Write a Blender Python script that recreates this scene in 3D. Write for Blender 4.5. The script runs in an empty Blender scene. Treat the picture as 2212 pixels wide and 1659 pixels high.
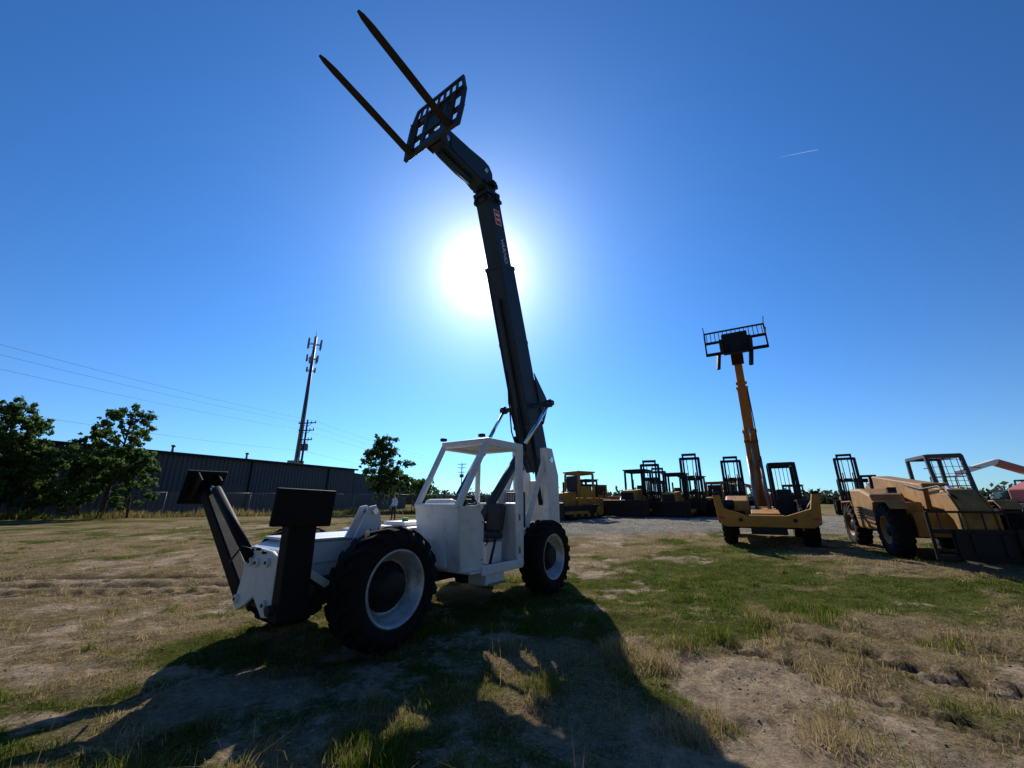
import bpy, math, bmesh, random
import numpy as np
from math import radians, sin, cos, pi, atan2
from mathutils import Vector, Matrix
sc=bpy.context.scene
random.seed(3); rng=np.random.default_rng(5)
COL=sc.collection
# ---------------------------------------------------------------- terrain
def ss(a,b,x):
    t=np.clip((x-a)/(b-a),0,1); return t*t*(3-2*t)
def vn(x,y,seed=0.):
    ix=np.floor(x); iy=np.floor(y); fx=x-ix; fy=y-iy
    fx=fx*fx*(3-2*fx); fy=fy*fy*(3-2*fy)
    def h(a,b):
        v=np.sin(a*127.1+b*311.7+seed*17.3)*43758.5453
        return v-np.floor(v)
    return (h(ix,iy)*(1-fx)+h(ix+1,iy)*fx)*(1-fy)+(h(ix,iy+1)*(1-fx)+h(ix+1,iy+1)*fx)*fy
def fbm(x,y,seed=0.,o=4):
    s=0;a=.5;n=0
    for i in range(o):
        s=s+a*vn(x,y,seed+i*3.1); n+=a; a*=.5; x=x*2.03+11.3; y=y*2.03+5.7
    return s/n
def Hbase(x,y):
    x=np.asarray(x,float); y=np.asarray(y,float)
    return .5*ss(7,32,y)+.22*ss(2,10,x)*ss(4,11,y)+.45*ss(32,140,y)
def ruts(x,y):
    br=.6+.7*fbm(x*1.1,y*1.1,83)
    t=(y-(8.3+.06*(x+8)))
    win=ss(-15,-13,x)*(1-ss(-5.9,-4.6,x))
    r=np.exp(-(t/.30)**2)*win*(.3+.7*(np.sin((x+abs(t)*1.0)*2*pi/.42)>0))
    t2=t-1.7; r=r+.8*np.exp(-(t2/.25)**2)*win
    t3=t-.75; r=r+.6*np.exp(-(t3/.16)**2)*win
    for x0,a,pr,am in((5.0,.55,.34,1.),(3.65,.5,.30,.8),(6.6,.6,.34,.8)):
        u=(x-x0)+(y-3.6)*a
        r=r+am*np.exp(-(u/.30)**2)*(1-ss(5.2,6.8,y))*ss(.8,1.8,y)*(.25+.75*(np.sin((y-abs(u)*.8)*2*pi/pr)>.1))
    return np.clip(r*br,0,1)
def H(x,y):
    x=np.asarray(x,float); y=np.asarray(y,float)
    z=Hbase(x,y)
    near=1-ss(25,60,np.hypot(x,y))
    z=z+near*(.08*(fbm(x*.45,y*.45,1)-.5)+.08*(fbm(x*1.7,y*1.7,2)-.5)+.065*(fbm(x*6,y*6,4,3)-.5))
    return z-.10*ruts(x,y)
def hz(x,y): return float(Hbase(x,y))
def masks(x,y):
    n=fbm(x*.33,y*.33,9); n2=fbm(x*1.3,y*1.3,14)
    g=(n-.5)*1.7+(n2-.5)*2.1+.32
    g=g+.65*np.exp(-((x-6)/5.5)**2-((y-9.0)/3.0)**2)+.45*np.exp(-((x+3.2)/2.2)**2-((y-3.2)/1.2)**2)+.4*np.exp(-((x+1)/3)**2-((y-6.5)/2.5)**2)
    g=g-.38*np.exp(-((x+10)/6.)**2-((y-9)/4.)**2)-.6*np.exp(-((x-4.5)/3.2)**2-((y-3.6)/2.0)**2)+.15*ss(14,22,y)*(1-ss(2,6,x))
    d=(fbm(x*.5,y*.5,21)-.5)*1.8+(fbm(x*2.1,y*2.1,24)-.5)*1.9-.06
    d=d+.75*np.exp(-((x-2.2)/.8)**2-((y-4.6)/.7)**2)+.75*np.exp(-((x-4.6)/2.8)**2-((y-3.4)/1.6)**2)+.5*np.exp(-((x-2.2)/1.2)**2-((y-3.2)/.6)**2)
    d=d+.5*np.exp(-((x+9)/4.)**2-((y-8.7)/1.5)**2)+.45*np.exp(-((x-.5)/.8)**2-((y-2.8)/.8)**2)-.3*np.exp(-((x-6)/5.)**2-((y-9.)/3.)**2)+.35*np.exp(-((x+5)/1.5)**2-((y-5)/.8)**2)
    road=ss(18,21,y+ .12*x)*(1-ss(31,35,y+.1*x))*ss(-3,2,x)*(.6+.5*fbm(x*.4,y*.9,31))
    return np.clip(g,0,1),np.clip(d,0,1),np.clip(road,0,1)
# ---------------------------------------------------------------- materials
def newmat(name):
    m=bpy.data.materials.new(name); m.use_nodes=True
    return m,m.node_tree,m.node_tree.nodes['Principled BSDF']
def paint(name,col,rough=.45,metal=0.,var=.12,scale=3.,bump=.0,dirt=None,spec=.5,dlo=.55):
    m,nt,b=newmat(name); N=nt.nodes; L=nt.links
    tc=N.new('ShaderNodeTexCoord'); no=N.new('ShaderNodeTexNoise'); no.inputs['Scale'].default_value=scale; no.inputs['Detail'].default_value=6; no.inputs['Roughness'].default_value=.65
    L.new(tc.outputs['Object'],no.inputs['Vector'])
    r=N.new('ShaderNodeMapRange'); r.inputs[1].default_value=.3; r.inputs[2].default_value=.7; r.inputs[3].default_value=1-var; r.inputs[4].default_value=1+var*.5
    L.new(no.outputs[0],r.inputs[0])
    mx=N.new('ShaderNodeMix'); mx.data_type='RGBA'; mx.blend_type='MULTIPLY'; mx.inputs[0].default_value=1; mx.inputs[6].default_value=(*col,1)
    L.new(r.outputs[0],mx.inputs[7]); out=mx.outputs[2]
    if dirt:
        n2=N.new('ShaderNodeTexNoise'); n2.inputs['Scale'].default_value=scale*1.7; n2.inputs['Detail'].default_value=8; n2.inputs['Roughness'].default_value=.75
        L.new(tc.outputs['Object'],n2.inputs['Vector'])
        r2=N.new('ShaderNodeMapRange'); r2.inputs[1].default_value=dlo; r2.inputs[2].default_value=dlo+.2; r2.inputs[3].default_value=0; r2.inputs[4].default_value=.75
        L.new(n2.outputs[0],r2.inputs[0])
        m2=N.new('ShaderNodeMix'); m2.data_type='RGBA'; L.new(r2.outputs[0],m2.inputs[0]); L.new(out,m2.inputs[6]); m2.inputs[7].default_value=(*dirt,1); out=m2.outputs[2]
    L.new(out,b.inputs['Base Color'])
    b.inputs['Metallic'].default_value=metal; b.inputs['Specular IOR Level'].default_value=spec
    rr=N.new('ShaderNodeMapRange'); rr.inputs[3].default_value=max(.05,rough-.1); rr.inputs[4].default_value=min(1,rough+.15); L.new(no.outputs[0],rr.inputs[0]); L.new(rr.outputs[0],b.inputs['Roughness'])
    if bump:
        bp=N.new('ShaderNodeBump'); bp.inputs['Strength'].default_value=bump; bp.inputs['Distance'].default_value=.02
        n3=N.new('ShaderNodeTexNoise'); n3.inputs['Scale'].default_value=scale*12; n3.inputs['Detail'].default_value=5; L.new(tc.outputs['Object'],n3.inputs['Vector'])
        L.new(n3.outputs[0],bp.inputs['Height']); L.new(bp.outputs[0],b.inputs['Normal'])
    return m
WHITE=paint('white_paint',(.72,.72,.71),.42,var=.10,dirt=(.44,.41,.36),scale=1.9,bump=.12,dlo=.52)
GREY=paint('slate_grey_paint',(.020,.038,.054),.5,var=.35,scale=2,bump=.05,spec=.4)
BLACK=paint('black_paint',(.010,.010,.011),.5,var=.3,scale=4,bump=.1,spec=.3)
BLACK2=paint('satin_black_paint',(.008,.008,.009),.62,var=.3,scale=4,bump=.1,spec=.16)
RUB=paint('tyre_rubber',(.012,.0115,.011),.9,var=.35,scale=7,bump=.3,dirt=(.05,.04,.03),spec=.2)
RIM=paint('silver_rim',(.50,.51,.52),.38,metal=.5,var=.25,scale=5,dirt=(.18,.16,.14),bump=.05,dlo=.5)
STEEL=paint('chrome_rod',(.75,.76,.78),.15,metal=1.,var=.05)
RUST=paint('worn_fork_steel',(.028,.017,.013),.65,var=.5,scale=5,bump=.3,dirt=(.055,.028,.017),spec=.3)
SEAT=paint('seat_vinyl',(.02,.024,.028),.6,var=.2,scale=6)
RED=paint('red_sticker',(.62,.02,.04),.5,var=.05)
LETW=paint('white_lettering',(.8,.8,.8),.5,var=.03)
YEL=paint('yellow_paint',(.50,.22,.02),.5,var=.3,scale=2.5,dirt=(.16,.08,.035),bump=.1)
YELD=paint('grimy_yellow_paint',(.42,.22,.025),.6,var=.4,scale=2.5,dirt=(.08,.05,.028),bump=.1,dlo=.5)
ORG=paint('orange_paint',(.40,.15,.025),.5,var=.25,scale=2.5,dirt=(.14,.07,.035),bump=.1)
TAN=paint('mustard_paint',(.40,.195,.035),.6,var=.35,scale=2.,dirt=(.13,.07,.03),bump=.15,dlo=.46)
PINK=paint('faded_red_paint',(.50,.13,.10),.55,var=.2)
GRN=paint('green_plastic',(.02,.25,.06),.5,var=.1)
TEAL=paint('teal_paint',(.02,.10,.09),.5,var=.1)
GALV=paint('galvanised_steel',(.22,.23,.24),.5,metal=.3,var=.2,scale=2)
DGREY=paint('dark_grey_frame',(.06,.065,.07),.5,var=.2,scale=2)
DARKW=paint('dark_timber',(.05,.038,.03),.8,var=.3)
BARK=paint('bark',(.07,.055,.04),.9,var=.4,scale=4,bump=.4)
CONC=paint('block_grey',(.3,.3,.3),.8,var=.2)
SKIN=paint('skin',(.45,.27,.19),.6,var=.05); SHIRT=paint('blue_shirt',(.62,.72,.82),.8,var=.06); PANTS=paint('navy_trousers',(.02,.028,.05),.8,var=.2); HAIR=paint('hair',(.03,.02,.015),.7)
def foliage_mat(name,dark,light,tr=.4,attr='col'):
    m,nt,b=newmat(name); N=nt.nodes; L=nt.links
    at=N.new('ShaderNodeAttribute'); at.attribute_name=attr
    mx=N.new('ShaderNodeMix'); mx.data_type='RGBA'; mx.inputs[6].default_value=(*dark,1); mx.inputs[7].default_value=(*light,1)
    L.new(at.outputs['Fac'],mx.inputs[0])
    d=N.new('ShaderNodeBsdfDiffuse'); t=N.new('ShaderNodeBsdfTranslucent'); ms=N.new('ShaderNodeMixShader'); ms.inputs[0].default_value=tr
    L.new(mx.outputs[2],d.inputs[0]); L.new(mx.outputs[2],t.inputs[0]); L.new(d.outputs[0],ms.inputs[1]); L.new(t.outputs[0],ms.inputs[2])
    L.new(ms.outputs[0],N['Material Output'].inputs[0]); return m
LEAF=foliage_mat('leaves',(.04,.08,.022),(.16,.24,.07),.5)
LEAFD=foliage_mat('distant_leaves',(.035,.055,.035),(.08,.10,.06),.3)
# ---------------------------------------------------------------- mesh helpers
def link(ob,p):
    COL.objects.link(ob)
    if p is not None: ob.parent=p
    return ob
def mk(name,v,f,mat,p=None,bevel=0,smooth=False,seg=2):
    me=bpy.data.meshes.new(name); me.from_pydata([tuple(a) for a in v],[],f); me.update()
    bm=bmesh.new(); bm.from_mesh(me); bmesh.ops.recalc_face_normals(bm,faces=bm.faces); bm.to_mesh(me); bm.free()
    if mat: me.materials.append(mat)
    ob=bpy.data.objects.new(name,me); link(ob,p)
    if smooth:
        for q in me.polygons: q.use_smooth=True
    if bevel:
        b=ob.modifiers.new('b','BEVEL'); b.width=bevel; b.segments=seg; b.limit_method='ANGLE'; b.angle_limit=radians(30); b.harden_normals=False
    return ob
BF=[(0,3,2,1),(4,5,6,7),(0,1,5,4),(1,2,6,5),(2,3,7,6),(3,0,4,7)]
def box(name,x0,x1,y0,y1,z0,z1,mat,p,bevel=.012):
    v=[(x0,y0,z0),(x1,y0,z0),(x1,y1,z0),(x0,y1,z0),(x0,y0,z1),(x1,y0,z1),(x1,y1,z1),(x0,y1,z1)]
    return mk(name,v,BF,mat,p,bevel)
def beam(name,p0,p1,w,h,mat,p,bevel=.008,side=None,w2=None,h2=None):
    p0=Vector(p0);p1=Vector(p1);d=(p1-p0).normalized()
    s=Vector(side).normalized() if side else d.cross(Vector((0,0,1)))
    if s.length<1e-3: s=Vector((0,1,0))
    s=(s-d*s.dot(d)).normalized(); u=s.cross(d).normalized()
    w2=w if w2 is None else w2; h2=h if h2 is None else h2
    v=[]
    for q,ww,hh in((p0,w,h),(p1,w2,h2)):
        v+=[q-s*ww/2-u*hh/2,q+s*ww/2-u*hh/2,q+s*ww/2+u*hh/2,q-s*ww/2+u*hh/2]
    return mk(name,v,BF,mat,p,bevel)
def cyl(name,p0,p1,r,mat,p,r2=None,n=18,bevel=0):
    p0=Vector(p0);p1=Vector(p1);d=(p1-p0).normalized(); s=d.orthogonal().normalized(); u=s.cross(d); r2=r if r2 is None else r2
    v=[]
    for q,rr in((p0,r),(p1,r2)):
        for i in range(n):
            a=2*pi*i/n; v.append(q+s*cos(a)*rr+u*sin(a)*rr)
    f=[(i,(i+1)%n,n+(i+1)%n,n+i) for i in range(n)]+[tuple(range(n))[::-1],tuple(range(n,2*n))]
    ob=mk(name,v,f,mat,p,bevel)
    for q in ob.data.polygons:
        if len(q.vertices)==4: q.use_smooth=True
    return ob
def prism(name,pts,a0,a1,mat,p,axis='y',bevel=.01):
    n=len(pts)
    F={'y':lambda q,a:(q[0],a,q[1]),'x':lambda q,a:(a,q[0],q[1]),'z':lambda q,a:(q[0],q[1],a)}[axis]
    v=[F(q,a0) for q in pts]+[F(q,a1) for q in pts]
    f=[tuple(range(n)),tuple(range(n,2*n))[::-1]]+[(i,(i+1)%n,n+(i+1)%n,n+i) for i in range(n)]
    return mk(name,v,f,mat,p,bevel)
def poly_plate(name,pts,th,mat,p,bevel=.006):
    P=[Vector(q) for q in pts]; nrm=(P[1]-P[0]).cross(P[2]-P[0]).normalized()*th/2
    n=len(P); v=[q-nrm for q in P]+[q+nrm for q in P]
    f=[tuple(range(n)),tuple(range(n,2*n))[::-1]]+[(i,(i+1)%n,n+(i+1)%n,n+i) for i in range(n)]
    return mk(name,v,f,mat,p,bevel)
def tube(name,pts,r,mat,p,n=8,rs=None):
    P=[Vector(q) for q in pts]; v=[];f=[]; prev=None
    for i,q in enumerate(P):
        d=(P[min(i+1,len(P)-1)]-P[max(i-1,0)]).normalized()
        s=d.orthogonal().normalized() if prev is None else (prev-d*prev.dot(d)).normalized()
        prev=s; u=s.cross(d); rr=rs[i] if rs else r
        for k in range(n):
            a=2*pi*k/n; v.append(q+s*cos(a)*rr+u*sin(a)*rr)
    for i in range(len(P)-1):
        for k in range(n): f.append((i*n+k,i*n+(k+1)%n,(i+1)*n+(k+1)%n,(i+1)*n+k))
    f+= [tuple(range(n))[::-1],tuple(range((len(P)-1)*n,len(P)*n))]
    return mk(name,v,f,mat,p,0,True)
def lathe_vf(prof,n):
    v=[];f=[];m=len(prof)
    for i in range(n):
        a=2*pi*i/n
        for (ax,r) in prof: v.append((r*cos(a),ax,r*sin(a)))
    for i in range(n):
        j=(i+1)%n
        for k in range(m-1): f.append((i*m+k,i*m+k+1,j*m+k+1,j*m+k))
    return v,f
def root(name,x,y,ang,z=None):
    e=bpy.data.objects.new(name,None); COL.objects.link(e); e.location=(x,y,hz(x,y) if z is None else z); e.rotation_euler=(0,0,ang); e.empty_display_size=.5; return e
def join_raw(name,parts,mat,p,smooth=False):
    V=[];F=[];o=0
    for v,f in parts:
        V+=list(v); F+=[tuple(i+o for i in q) for q in f]; o+=len(v)
    return mk(name,V,F,mat,p,0,smooth)
def wheel(p,cx,cy,R,w,rr,side,rimmat=RIM,hubmat=BLACK,steer=0,nl=20,name='wheel'):
    e=bpy.data.objects.new(name,None); link(e,p); e.location=(cx,cy,R-.02); e.rotation_euler=(0,random.uniform(0,.3),steer+(0 if side>0 else pi))
    h=w/2
    prof=[(-h*.8,rr),(-h*.95,rr+.03),(-h*1.02,(R+rr)/2),(-h*.95,R-.1),(-h*.78,R-.045),(0,R-.035),(h*.78,R-.045),(h*.95,R-.1),(h*1.02,(R+rr)/2),(h*.95,rr+.03),(h*.8,rr)]
    v,f=lathe_vf(prof,56); t=mk('tyre',v,f,RUB,e,0,True)
    parts=[]
    for s in(-1,1):
        for i in range(nl):
            th=2*pi*(i+(0 if s>0 else .5))/nl; v=[]
            for (yy,r0,r1,da,wd) in((-.03*s,R-.06,R+.0,0,.055),(h*.62*s,R-.07,R+.002,.20,.06),(h*.93*s,R-.12,R-.03,.27,.07),(h*1.05*s,R-.17,R-.12,.30,.06)):
                a0=th+da-wd/R/1.7; a1=th+da+wd/R/1.7
                for a,r in((a0,r0),(a1,r0),(a1,r1),(a0,r1)): v.append((r*cos(a),yy,r*sin(a)))
            f=[(0,1,2,3),(15,14,13,12)]
            for k in range(3):
                o=k*4
                for q in range(4): f.append((o+q,o+(q+1)%4,o+4+(q+1)%4,o+4+q))
            parts.append((v,f))
    join_raw('tread_lugs',parts,RUB,e)
    rp=[(h*.70,rr+.012),(h*.86,rr+.012),(h*.88,rr-.012),(h*.80,rr-.022),(h*.72,rr-.05),(h*.40,rr-.055),(h*.36,rr-.085),(h*.05,rr-.095),(h*-.02,rr*.66),(h*.06,rr*.5),(h*.10,rr*.3),(h*.10,0.001)]
    v,f=lathe_vf(rp,48); mk('rim',v,f,rimmat,e,0,True)
    hp=[(h*.02,rr*.68),(h*.13,rr*.66),(h*.2,rr*.50),(h*.62,rr*.44),(h*.70,rr*.36),(h*.72,.001)]
    v,f=lathe_vf(hp,28); mk('hub',v,f,hubmat,e,0,True)
    parts=[]
    for i in range(10):
        a=2*pi*i/10; c=(rr*.57*cos(a),rr*.57*sin(a)); vv=[];
        for yy in(h*.1,h*.30):
            for k in range(6): vv.append((c[0]+.016*cos(k*pi/3),yy,c[1]+.016*sin(k*pi/3)))
        parts.append((vv,[(k,(k+1)%6,6+(k+1)%6,6+k) for k in range(6)]+[(6,7,8,9,10,11)]))
    join_raw('wheel_nuts',parts,hubmat,e)
    v,f=lathe_vf([(-h*.7,rr),(-h*.2,rr*.8),(-h*.2,.001)],24); mk('rim_back',v,f,hubmat,e,0,True)
    return e
def wheel_axle(p,x,R,hw,mat):
    cyl('axle',(x,-hw,R),(x,hw,R),.11,mat,p)
    cyl('differential',(x,-.22,R),(x,.22,R),.2,mat,p,bevel=.03)
def text(name,s,size,loc,M,mat,p,ext=.002):
    c=bpy.data.curves.new(name,'FONT'); c.body=s; c.size=size; c.extrude=ext; c.align_x='CENTER'; c.align_y='CENTER'; c.materials.append(mat)
    o=bpy.data.objects.new(name,c); link(o,p); o.matrix_local=Matrix.Translation(loc)@M; return o
# ================================================================ MAIN TELEHANDLER
ANG=atan2(-.815,-.58)
T=root('telehandler',.6,10.1,ANG,0.0)
for (x,y,s,R,w_,r_) in((5.12,1.0,1,.69,.50,.425),(5.20,-1.02,-1,.67,.46,.41),(1.34,1.03,1,.67,.46,.405),(1.34,-1.0,-1,.66,.44,.40)):
    wheel(T,x,y,R,w_,r_,s)
for x in(1.34,5.16): wheel_axle(T,x,.64,.80,BLACK)
prism('chassis_frame',[(-.35,.75),(4.3,.62),(5.0,.78),(6.15,.80),(6.15,1.12),(5.9,1.2),(4.7,1.2),(4.4,1.08),(-.35,1.12)],-.40,.40,WHITE,T)
box('front_deck',4.78,5.98,-.46,.46,1.203,1.235,WHITE,T)
box('front_deck_lip',4.6,6.1,.403,.43,.95,1.19,WHITE,T)
box('belly_plate',2.2,4.4,-.38,.38,.45,.615,BLACK,T)
prism('engine_cover',[(2.3,.7),(4.55,.7),(4.6,1.1),(4.45,1.24),(2.3,1.3)],-1.12,-.41,WHITE,T,bevel=.03)
prism('centre_cover',[(2.3,1.13),(4.35,1.13),(4.3,1.25),(2.3,1.3)],-.40,.0,WHITE,T,bevel=.02)
box('hood_box',3.2,3.9,-.75,-.2,1.275,1.34,WHITE,T)
cyl('filler_cap',(3.75,-.35,1.34),(3.75,-.35,1.40),.055,GRN,T)
for x in(2.7,3.0,4.1): box('cover_latch',x,x+.06,-.9,-.84,1.26,1.285,BLACK,T,.004)
for s in(-1,1):
    y0,y1=(.40,.43) if s>0 else(-.43,-.40)
    prism('tower_plate',[(-.38,.7),(.12,.7),(.22,2.95),(-.10,2.95),(-.38,2.3)],y0,y1,WHITE,T)
    prism('tower_flange',[(.10,1.1),(.24,1.1),(.33,2.93),(.19,2.93)],y0-.07,y1+.07,WHITE,T)
    prism('tower_brace',[(.2,2.6),(.32,2.75),(1.25,1.15),(1.0,1.12)],y0,y1,WHITE,T)
box('tower_cross',-.36,-.30,-.40,.40,1.2,2.2,WHITE,T)
cyl('boom_pivot_pin',(.02,-.48,2.66),(.02,.48,2.66),.07,STEEL,T)
box('rear_bumper',-.50,-.38,-.55,.38,.62,1.0,WHITE,T,.03)
bd=Vector((2.23,0,6.87)).normalized(); bn=Vector((bd.z,0,-bd.x))
B0=Vector((0.02,0,2.62))
def bp(s,n=0,y=0): return tuple(B0+bd*s+bn*n+Vector((0,y,0)))
def bseg(name,s0,s1,w,h,mat=GREY,n=0,bev=.02): return beam(name,bp(s0,n),bp(s1,n),w,h,mat,T,bev,side=(0,1,0))
bseg('boom_outer',.25,5.0,.48,.60)
prism('boom_heel',[(bp(-.22,-.1)[0],bp(-.22,-.1)[2]),(bp(-.22,.12)[0],bp(-.22,.12)[2]),(bp(.3,.29)[0],bp(.3,.29)[2]),(bp(1.1,.29)[0],bp(1.1,.29)[2]),(bp(1.1,-.29)[0],bp(1.1,-.29)[2]),(bp(.3,-.29)[0],bp(.3,-.29)[2])],-.245,.245,GREY,T)
bseg('boom_middle',4.95,6.8,.41,.51)
bseg('boom_inner',6.75,7.35,.34,.42)
for s,w,h in((4.95,.51,.64),(.9,.51,.64),(3.0,.495,.615)): bseg('boom_collar',s,s+.10,w,h,bev=.01)
for s,w,h in((6.72,.50,.57),(6.90,.47,.54),(7.14,.46,.54)): bseg('boom_end_collar',s,s+.09,w,h,bev=.01)
for s in(6.74,7.12):
    for yy in(-.26,.26):
        for n_ in(.12,-.12): cyl('wear_pad_bolt',bp(s+.04,n_,yy-.03),bp(s+.04,n_,yy+.03),.038,BLACK,T,n=8)
        c=bp(s); box('wear_block',c[0]-.08,c[0]+.06,yy-.045,yy+.045,c[2]-.02,c[2]+.13,BLACK,T,.01)
        c=bp(s,.28); box('wear_block',c[0]-.05,c[0]+.06,yy*.6-.045,yy*.6+.045,c[2]-.02,c[2]+.12,BLACK,T,.01)
for yy in(-.21,.21):
    beam('boom_weld_rail',bp(.4,.305,yy),bp(4.95,.305,yy),.03,.03,GREY,T,.004,side=(0,1,0))
    beam('boom_weld_rail',bp(.4,-.305,yy),bp(4.95,-.305,yy),.03,.03,GREY,T,.004,side=(0,1,0))
beam('extension_cylinder',bp(.6,.37,0),bp(4.2,.37,0),.11,.11,GREY,T,.03,side=(0,1,0))
tube('hydraulic_hose',[bp(.1,.32,-.12),bp(1.0,.42,-.14),bp(1.6,.5,-.13),bp(2.0,.4,-.13),bp(2.4,.33,-.13)],.018,BLACK,T)
tube('hydraulic_hose',[bp(-.1,.32,-.17),bp(.9,.5,-.2),bp(1.45,.45,-.17),bp(1.9,.33,-.17)],.018,BLACK,T)
tube('hydraulic_hose',[bp(-.2,.32,.1),bp(.5,.52,.05),bp(1.1,.46,.03),bp(1.5,.4,.03)],.018,BLACK,T)
def q2(s,n): a=bp(s,n); return (a[0],a[2])
for yy in(-.285,.255): prism('lift_bracket',[q2(.9,-.28),q2(2.25,-.28),q2(1.55,-.66),q2(1.3,-.66)],yy,yy+.03,GREY,T)
prism('lift_bracket_web',[q2(1.0,-.28),q2(2.1,-.28),q2(1.5,-.55),q2(1.35,-.55)],-.25,.25,GREY,T)
cyl('cross_pin',bp(1.42,-.02,-.78),bp(1.42,-.02,.80),.065,GREY,T)
for yy in(-.68,.68):
    top=Vector(bp(1.42,-.02,yy)); low=Vector((2.75,yy*.62,1.2)); mid=top.lerp(low,.42)
    cyl('lift_cylinder_rod',top,mid,.045,STEEL,T)
    cyl('lift_cylinder_barrel',mid,low,.085,GREY,T)
    cyl('lift_cylinder_gland',mid-(low-top).normalized()*.04,mid+(low-top).normalized()*.08,.1,BLACK,T)
    cyl('lift_cylinder_eye',top+Vector((0,-.06,0)),top+Vector((0,.06,0)),.10,GREY,T)
    cyl('rear_slave_cylinder',(.3,yy*.45,1.6),bp(.75,.3,yy*.35),.05,BLACK,T)
prism('gooseneck_head',[(2.10,9.30),(2.58,9.22),(2.80,9.28),(3.15,9.24),(3.72,9.26),(3.98,9.32),(4.0,9.70),(3.75,9.84),(3.05,9.92),(2.50,10.02),(2.30,10.0),(2.16,9.86)],-.18,.18,GREY,T,bevel=.02)
prism('gooseneck_side_plate',[(2.25,9.42),(2.6,9.34),(3.1,9.34),(3.7,9.36),(3.7,9.70),(3.0,9.80),(2.5,9.90),(2.3,9.86)],.182,.20,GREY,T)
cyl('tilt_cylinder',(2.8,0,9.2),(3.85,0,9.16),.07,GREY,T)
for x,z in((3.82,9.5),(2.45,9.72)): cyl('head_pin',(x,-.24,z),(x,.24,z),.05,STEEL,T)
CO=Vector((4.12,0,9.24)); tl=radians(10.5); fd=Vector((cos(tl),0,sin(tl))); ud=Vector((-sin(tl*.6),0,cos(tl*.6)))
def cp(y,u,f=0): return tuple(CO+fd*f+ud*u+Vector((0,y,0)))
C_=bpy.data.objects.new('fork_carriage',None); link(C_,T)
def cb(name,a,b,w,h,mat=GREY): return beam(name,cp(*a),cp(*b),w,h,mat,C_,.006,side=tuple(fd))
TH=1.58
cb('bottom_bar',(-.80,.06),(.80,.06),.08,.20)
cb('lower_bar',(-.82,.50),(.82,.50),.07,.11)
cb('middle_bar',(-.83,1.02),(.83,1.02),.07,.12)
cb('top_bar',(-.72,TH),(.72,TH),.06,.09)
for s in(-1,1):
    cb('side_bar',(s*.80,-.04),(s*.85,.56),.08,.10); cb('side_bar',(s*.85,.54),(s*.85,1.10),.07,.09); cb('side_bar',(s*.85,1.08),(s*.72,TH+.02),.06,.08)
    cb('stile',(s*.32,.1),(s*.32,1.02),.06,.12)
    cb('fork_shank',(s*.60,-.03,.06),(s*.60,1.08,.06),.05,.15,RUST)
for i in range(7):
    y=-.60+i*.20; cb('backrest_slat',(y,1.02),(y*.95,TH),.03,.07)
poly_plate('centre_plate',[cp(-.27,.14,-.01),cp(.27,.14,-.01),cp(.27,.26,-.01),cp(-.27,.26,-.01)],.04,GREY,C_)
poly_plate('centre_plate',[cp(-.27,.54,-.01),(cp(.27,.54,-.01)),cp(.27,.98,-.01),cp(-.27,.98,-.01)],.04,GREY,C_)
for s in(-1,1): poly_plate('attach_ear',[cp(s*.21,.05,-.05),cp(s*.21,.9,-.05),cp(s*.21,.62,-.28),cp(s*.21,.1,-.28)],.03,GREY,C_)
cyl('fork_rail',cp(-.83,1.08,.05),cp(.83,1.08,.05),.03,GREY,C_)
for s in(-1,1):
    y=s*.60; v=[]
    for f,hw,th in((.02,.075,.06),(1.2,.075,.05),(2.0,.070,.032),(2.2,.055,.02),(2.30,.026,.014)):
        for a,b in((-hw,0),(hw,0),(hw,th),(-hw,th)): v.append(cp(y+a,-.03+b,f))
    f=[(0,1,2,3),(19,18,17,16)]
    for k in range(4):
        for q in range(4): f.append((k*4+q,k*4+(q+1)%4,k*4+4+(q+1)%4,k*4+4+q))
    mk('fork',v,f,RUST,C_,.005)
zax=Vector((0,1,0))
R1=Matrix((( -bd).to_tuple(), (zax.cross(-bd)).to_tuple(), zax.to_tuple())).transposed().to_4x4()
poly_plate('mark_panel_border',[bp(6.10,-.12,.209),bp(6.10,.12,.209),bp(6.50,.12,.209),bp(6.50,-.12,.209)],.004,LETW,T,0)
poly_plate('mark_panel',[bp(6.12,-.10,.212),bp(6.12,.10,.212),bp(6.48,.10,.212),bp(6.48,-.10,.212)],.006,RED,T,0)
for a in(-.04,.04): poly_plate('mark_bar',[bp(6.30+a*1.6-.025,-.07,.217),bp(6.30+a*1.6-.025,.07,.217),bp(6.30+a*1.6+.025,.07,.217),bp(6.30+a*1.6+.025,-.07,.217)],.006,LETW,T,0)
text('lettering','VARNO',.19,Vector(bp(5.42,-.02,.2085)),R1,LETW,T)
# ---------------- cab
K=bpy.data.objects.new('cab',None); link(K,T)
def kb(name,a,b,w,h,mat=WHITE,bev=.02,side=None): return beam(name,a,b,w,h,mat,K,bev,side=side)
YR,YL=.02,1.10; XR=2.26; XF=3.30
poly_plate('front_panel',[(3.70,YR,.66),(3.70,YL-.18,.62),(3.86,YL-.10,1.60),(3.86,YR,1.60)],.03,WHITE,K,.01)
poly_plate('corner_panel',[(3.705,YL-.18,.62),(3.38,YL+.01,.66),(3.38,YL+.01,1.40),(3.55,YL+.01,1.60),(3.865,YL-.10,1.60)],.03,WHITE,K,.01)
poly_plate('right_wall',[(XR,YR,.6),(3.70,YR,.6),(3.86,YR,1.6),(XR,YR,1.6)],.03,WHITE,K)
poly_plate('rear_wall',[(XR,YR,.6),(XR,YL,.6),(XR,YL,1.62),(XR,YR,1.62)],.03,WHITE,K)
box('cab_floor',XR,3.66,YR+.02,YL,.605,.64,WHITE,K)
box('sill',XR+.02,3.42,YL-.03,YL+.035,.56,.70,WHITE,K)
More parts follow.
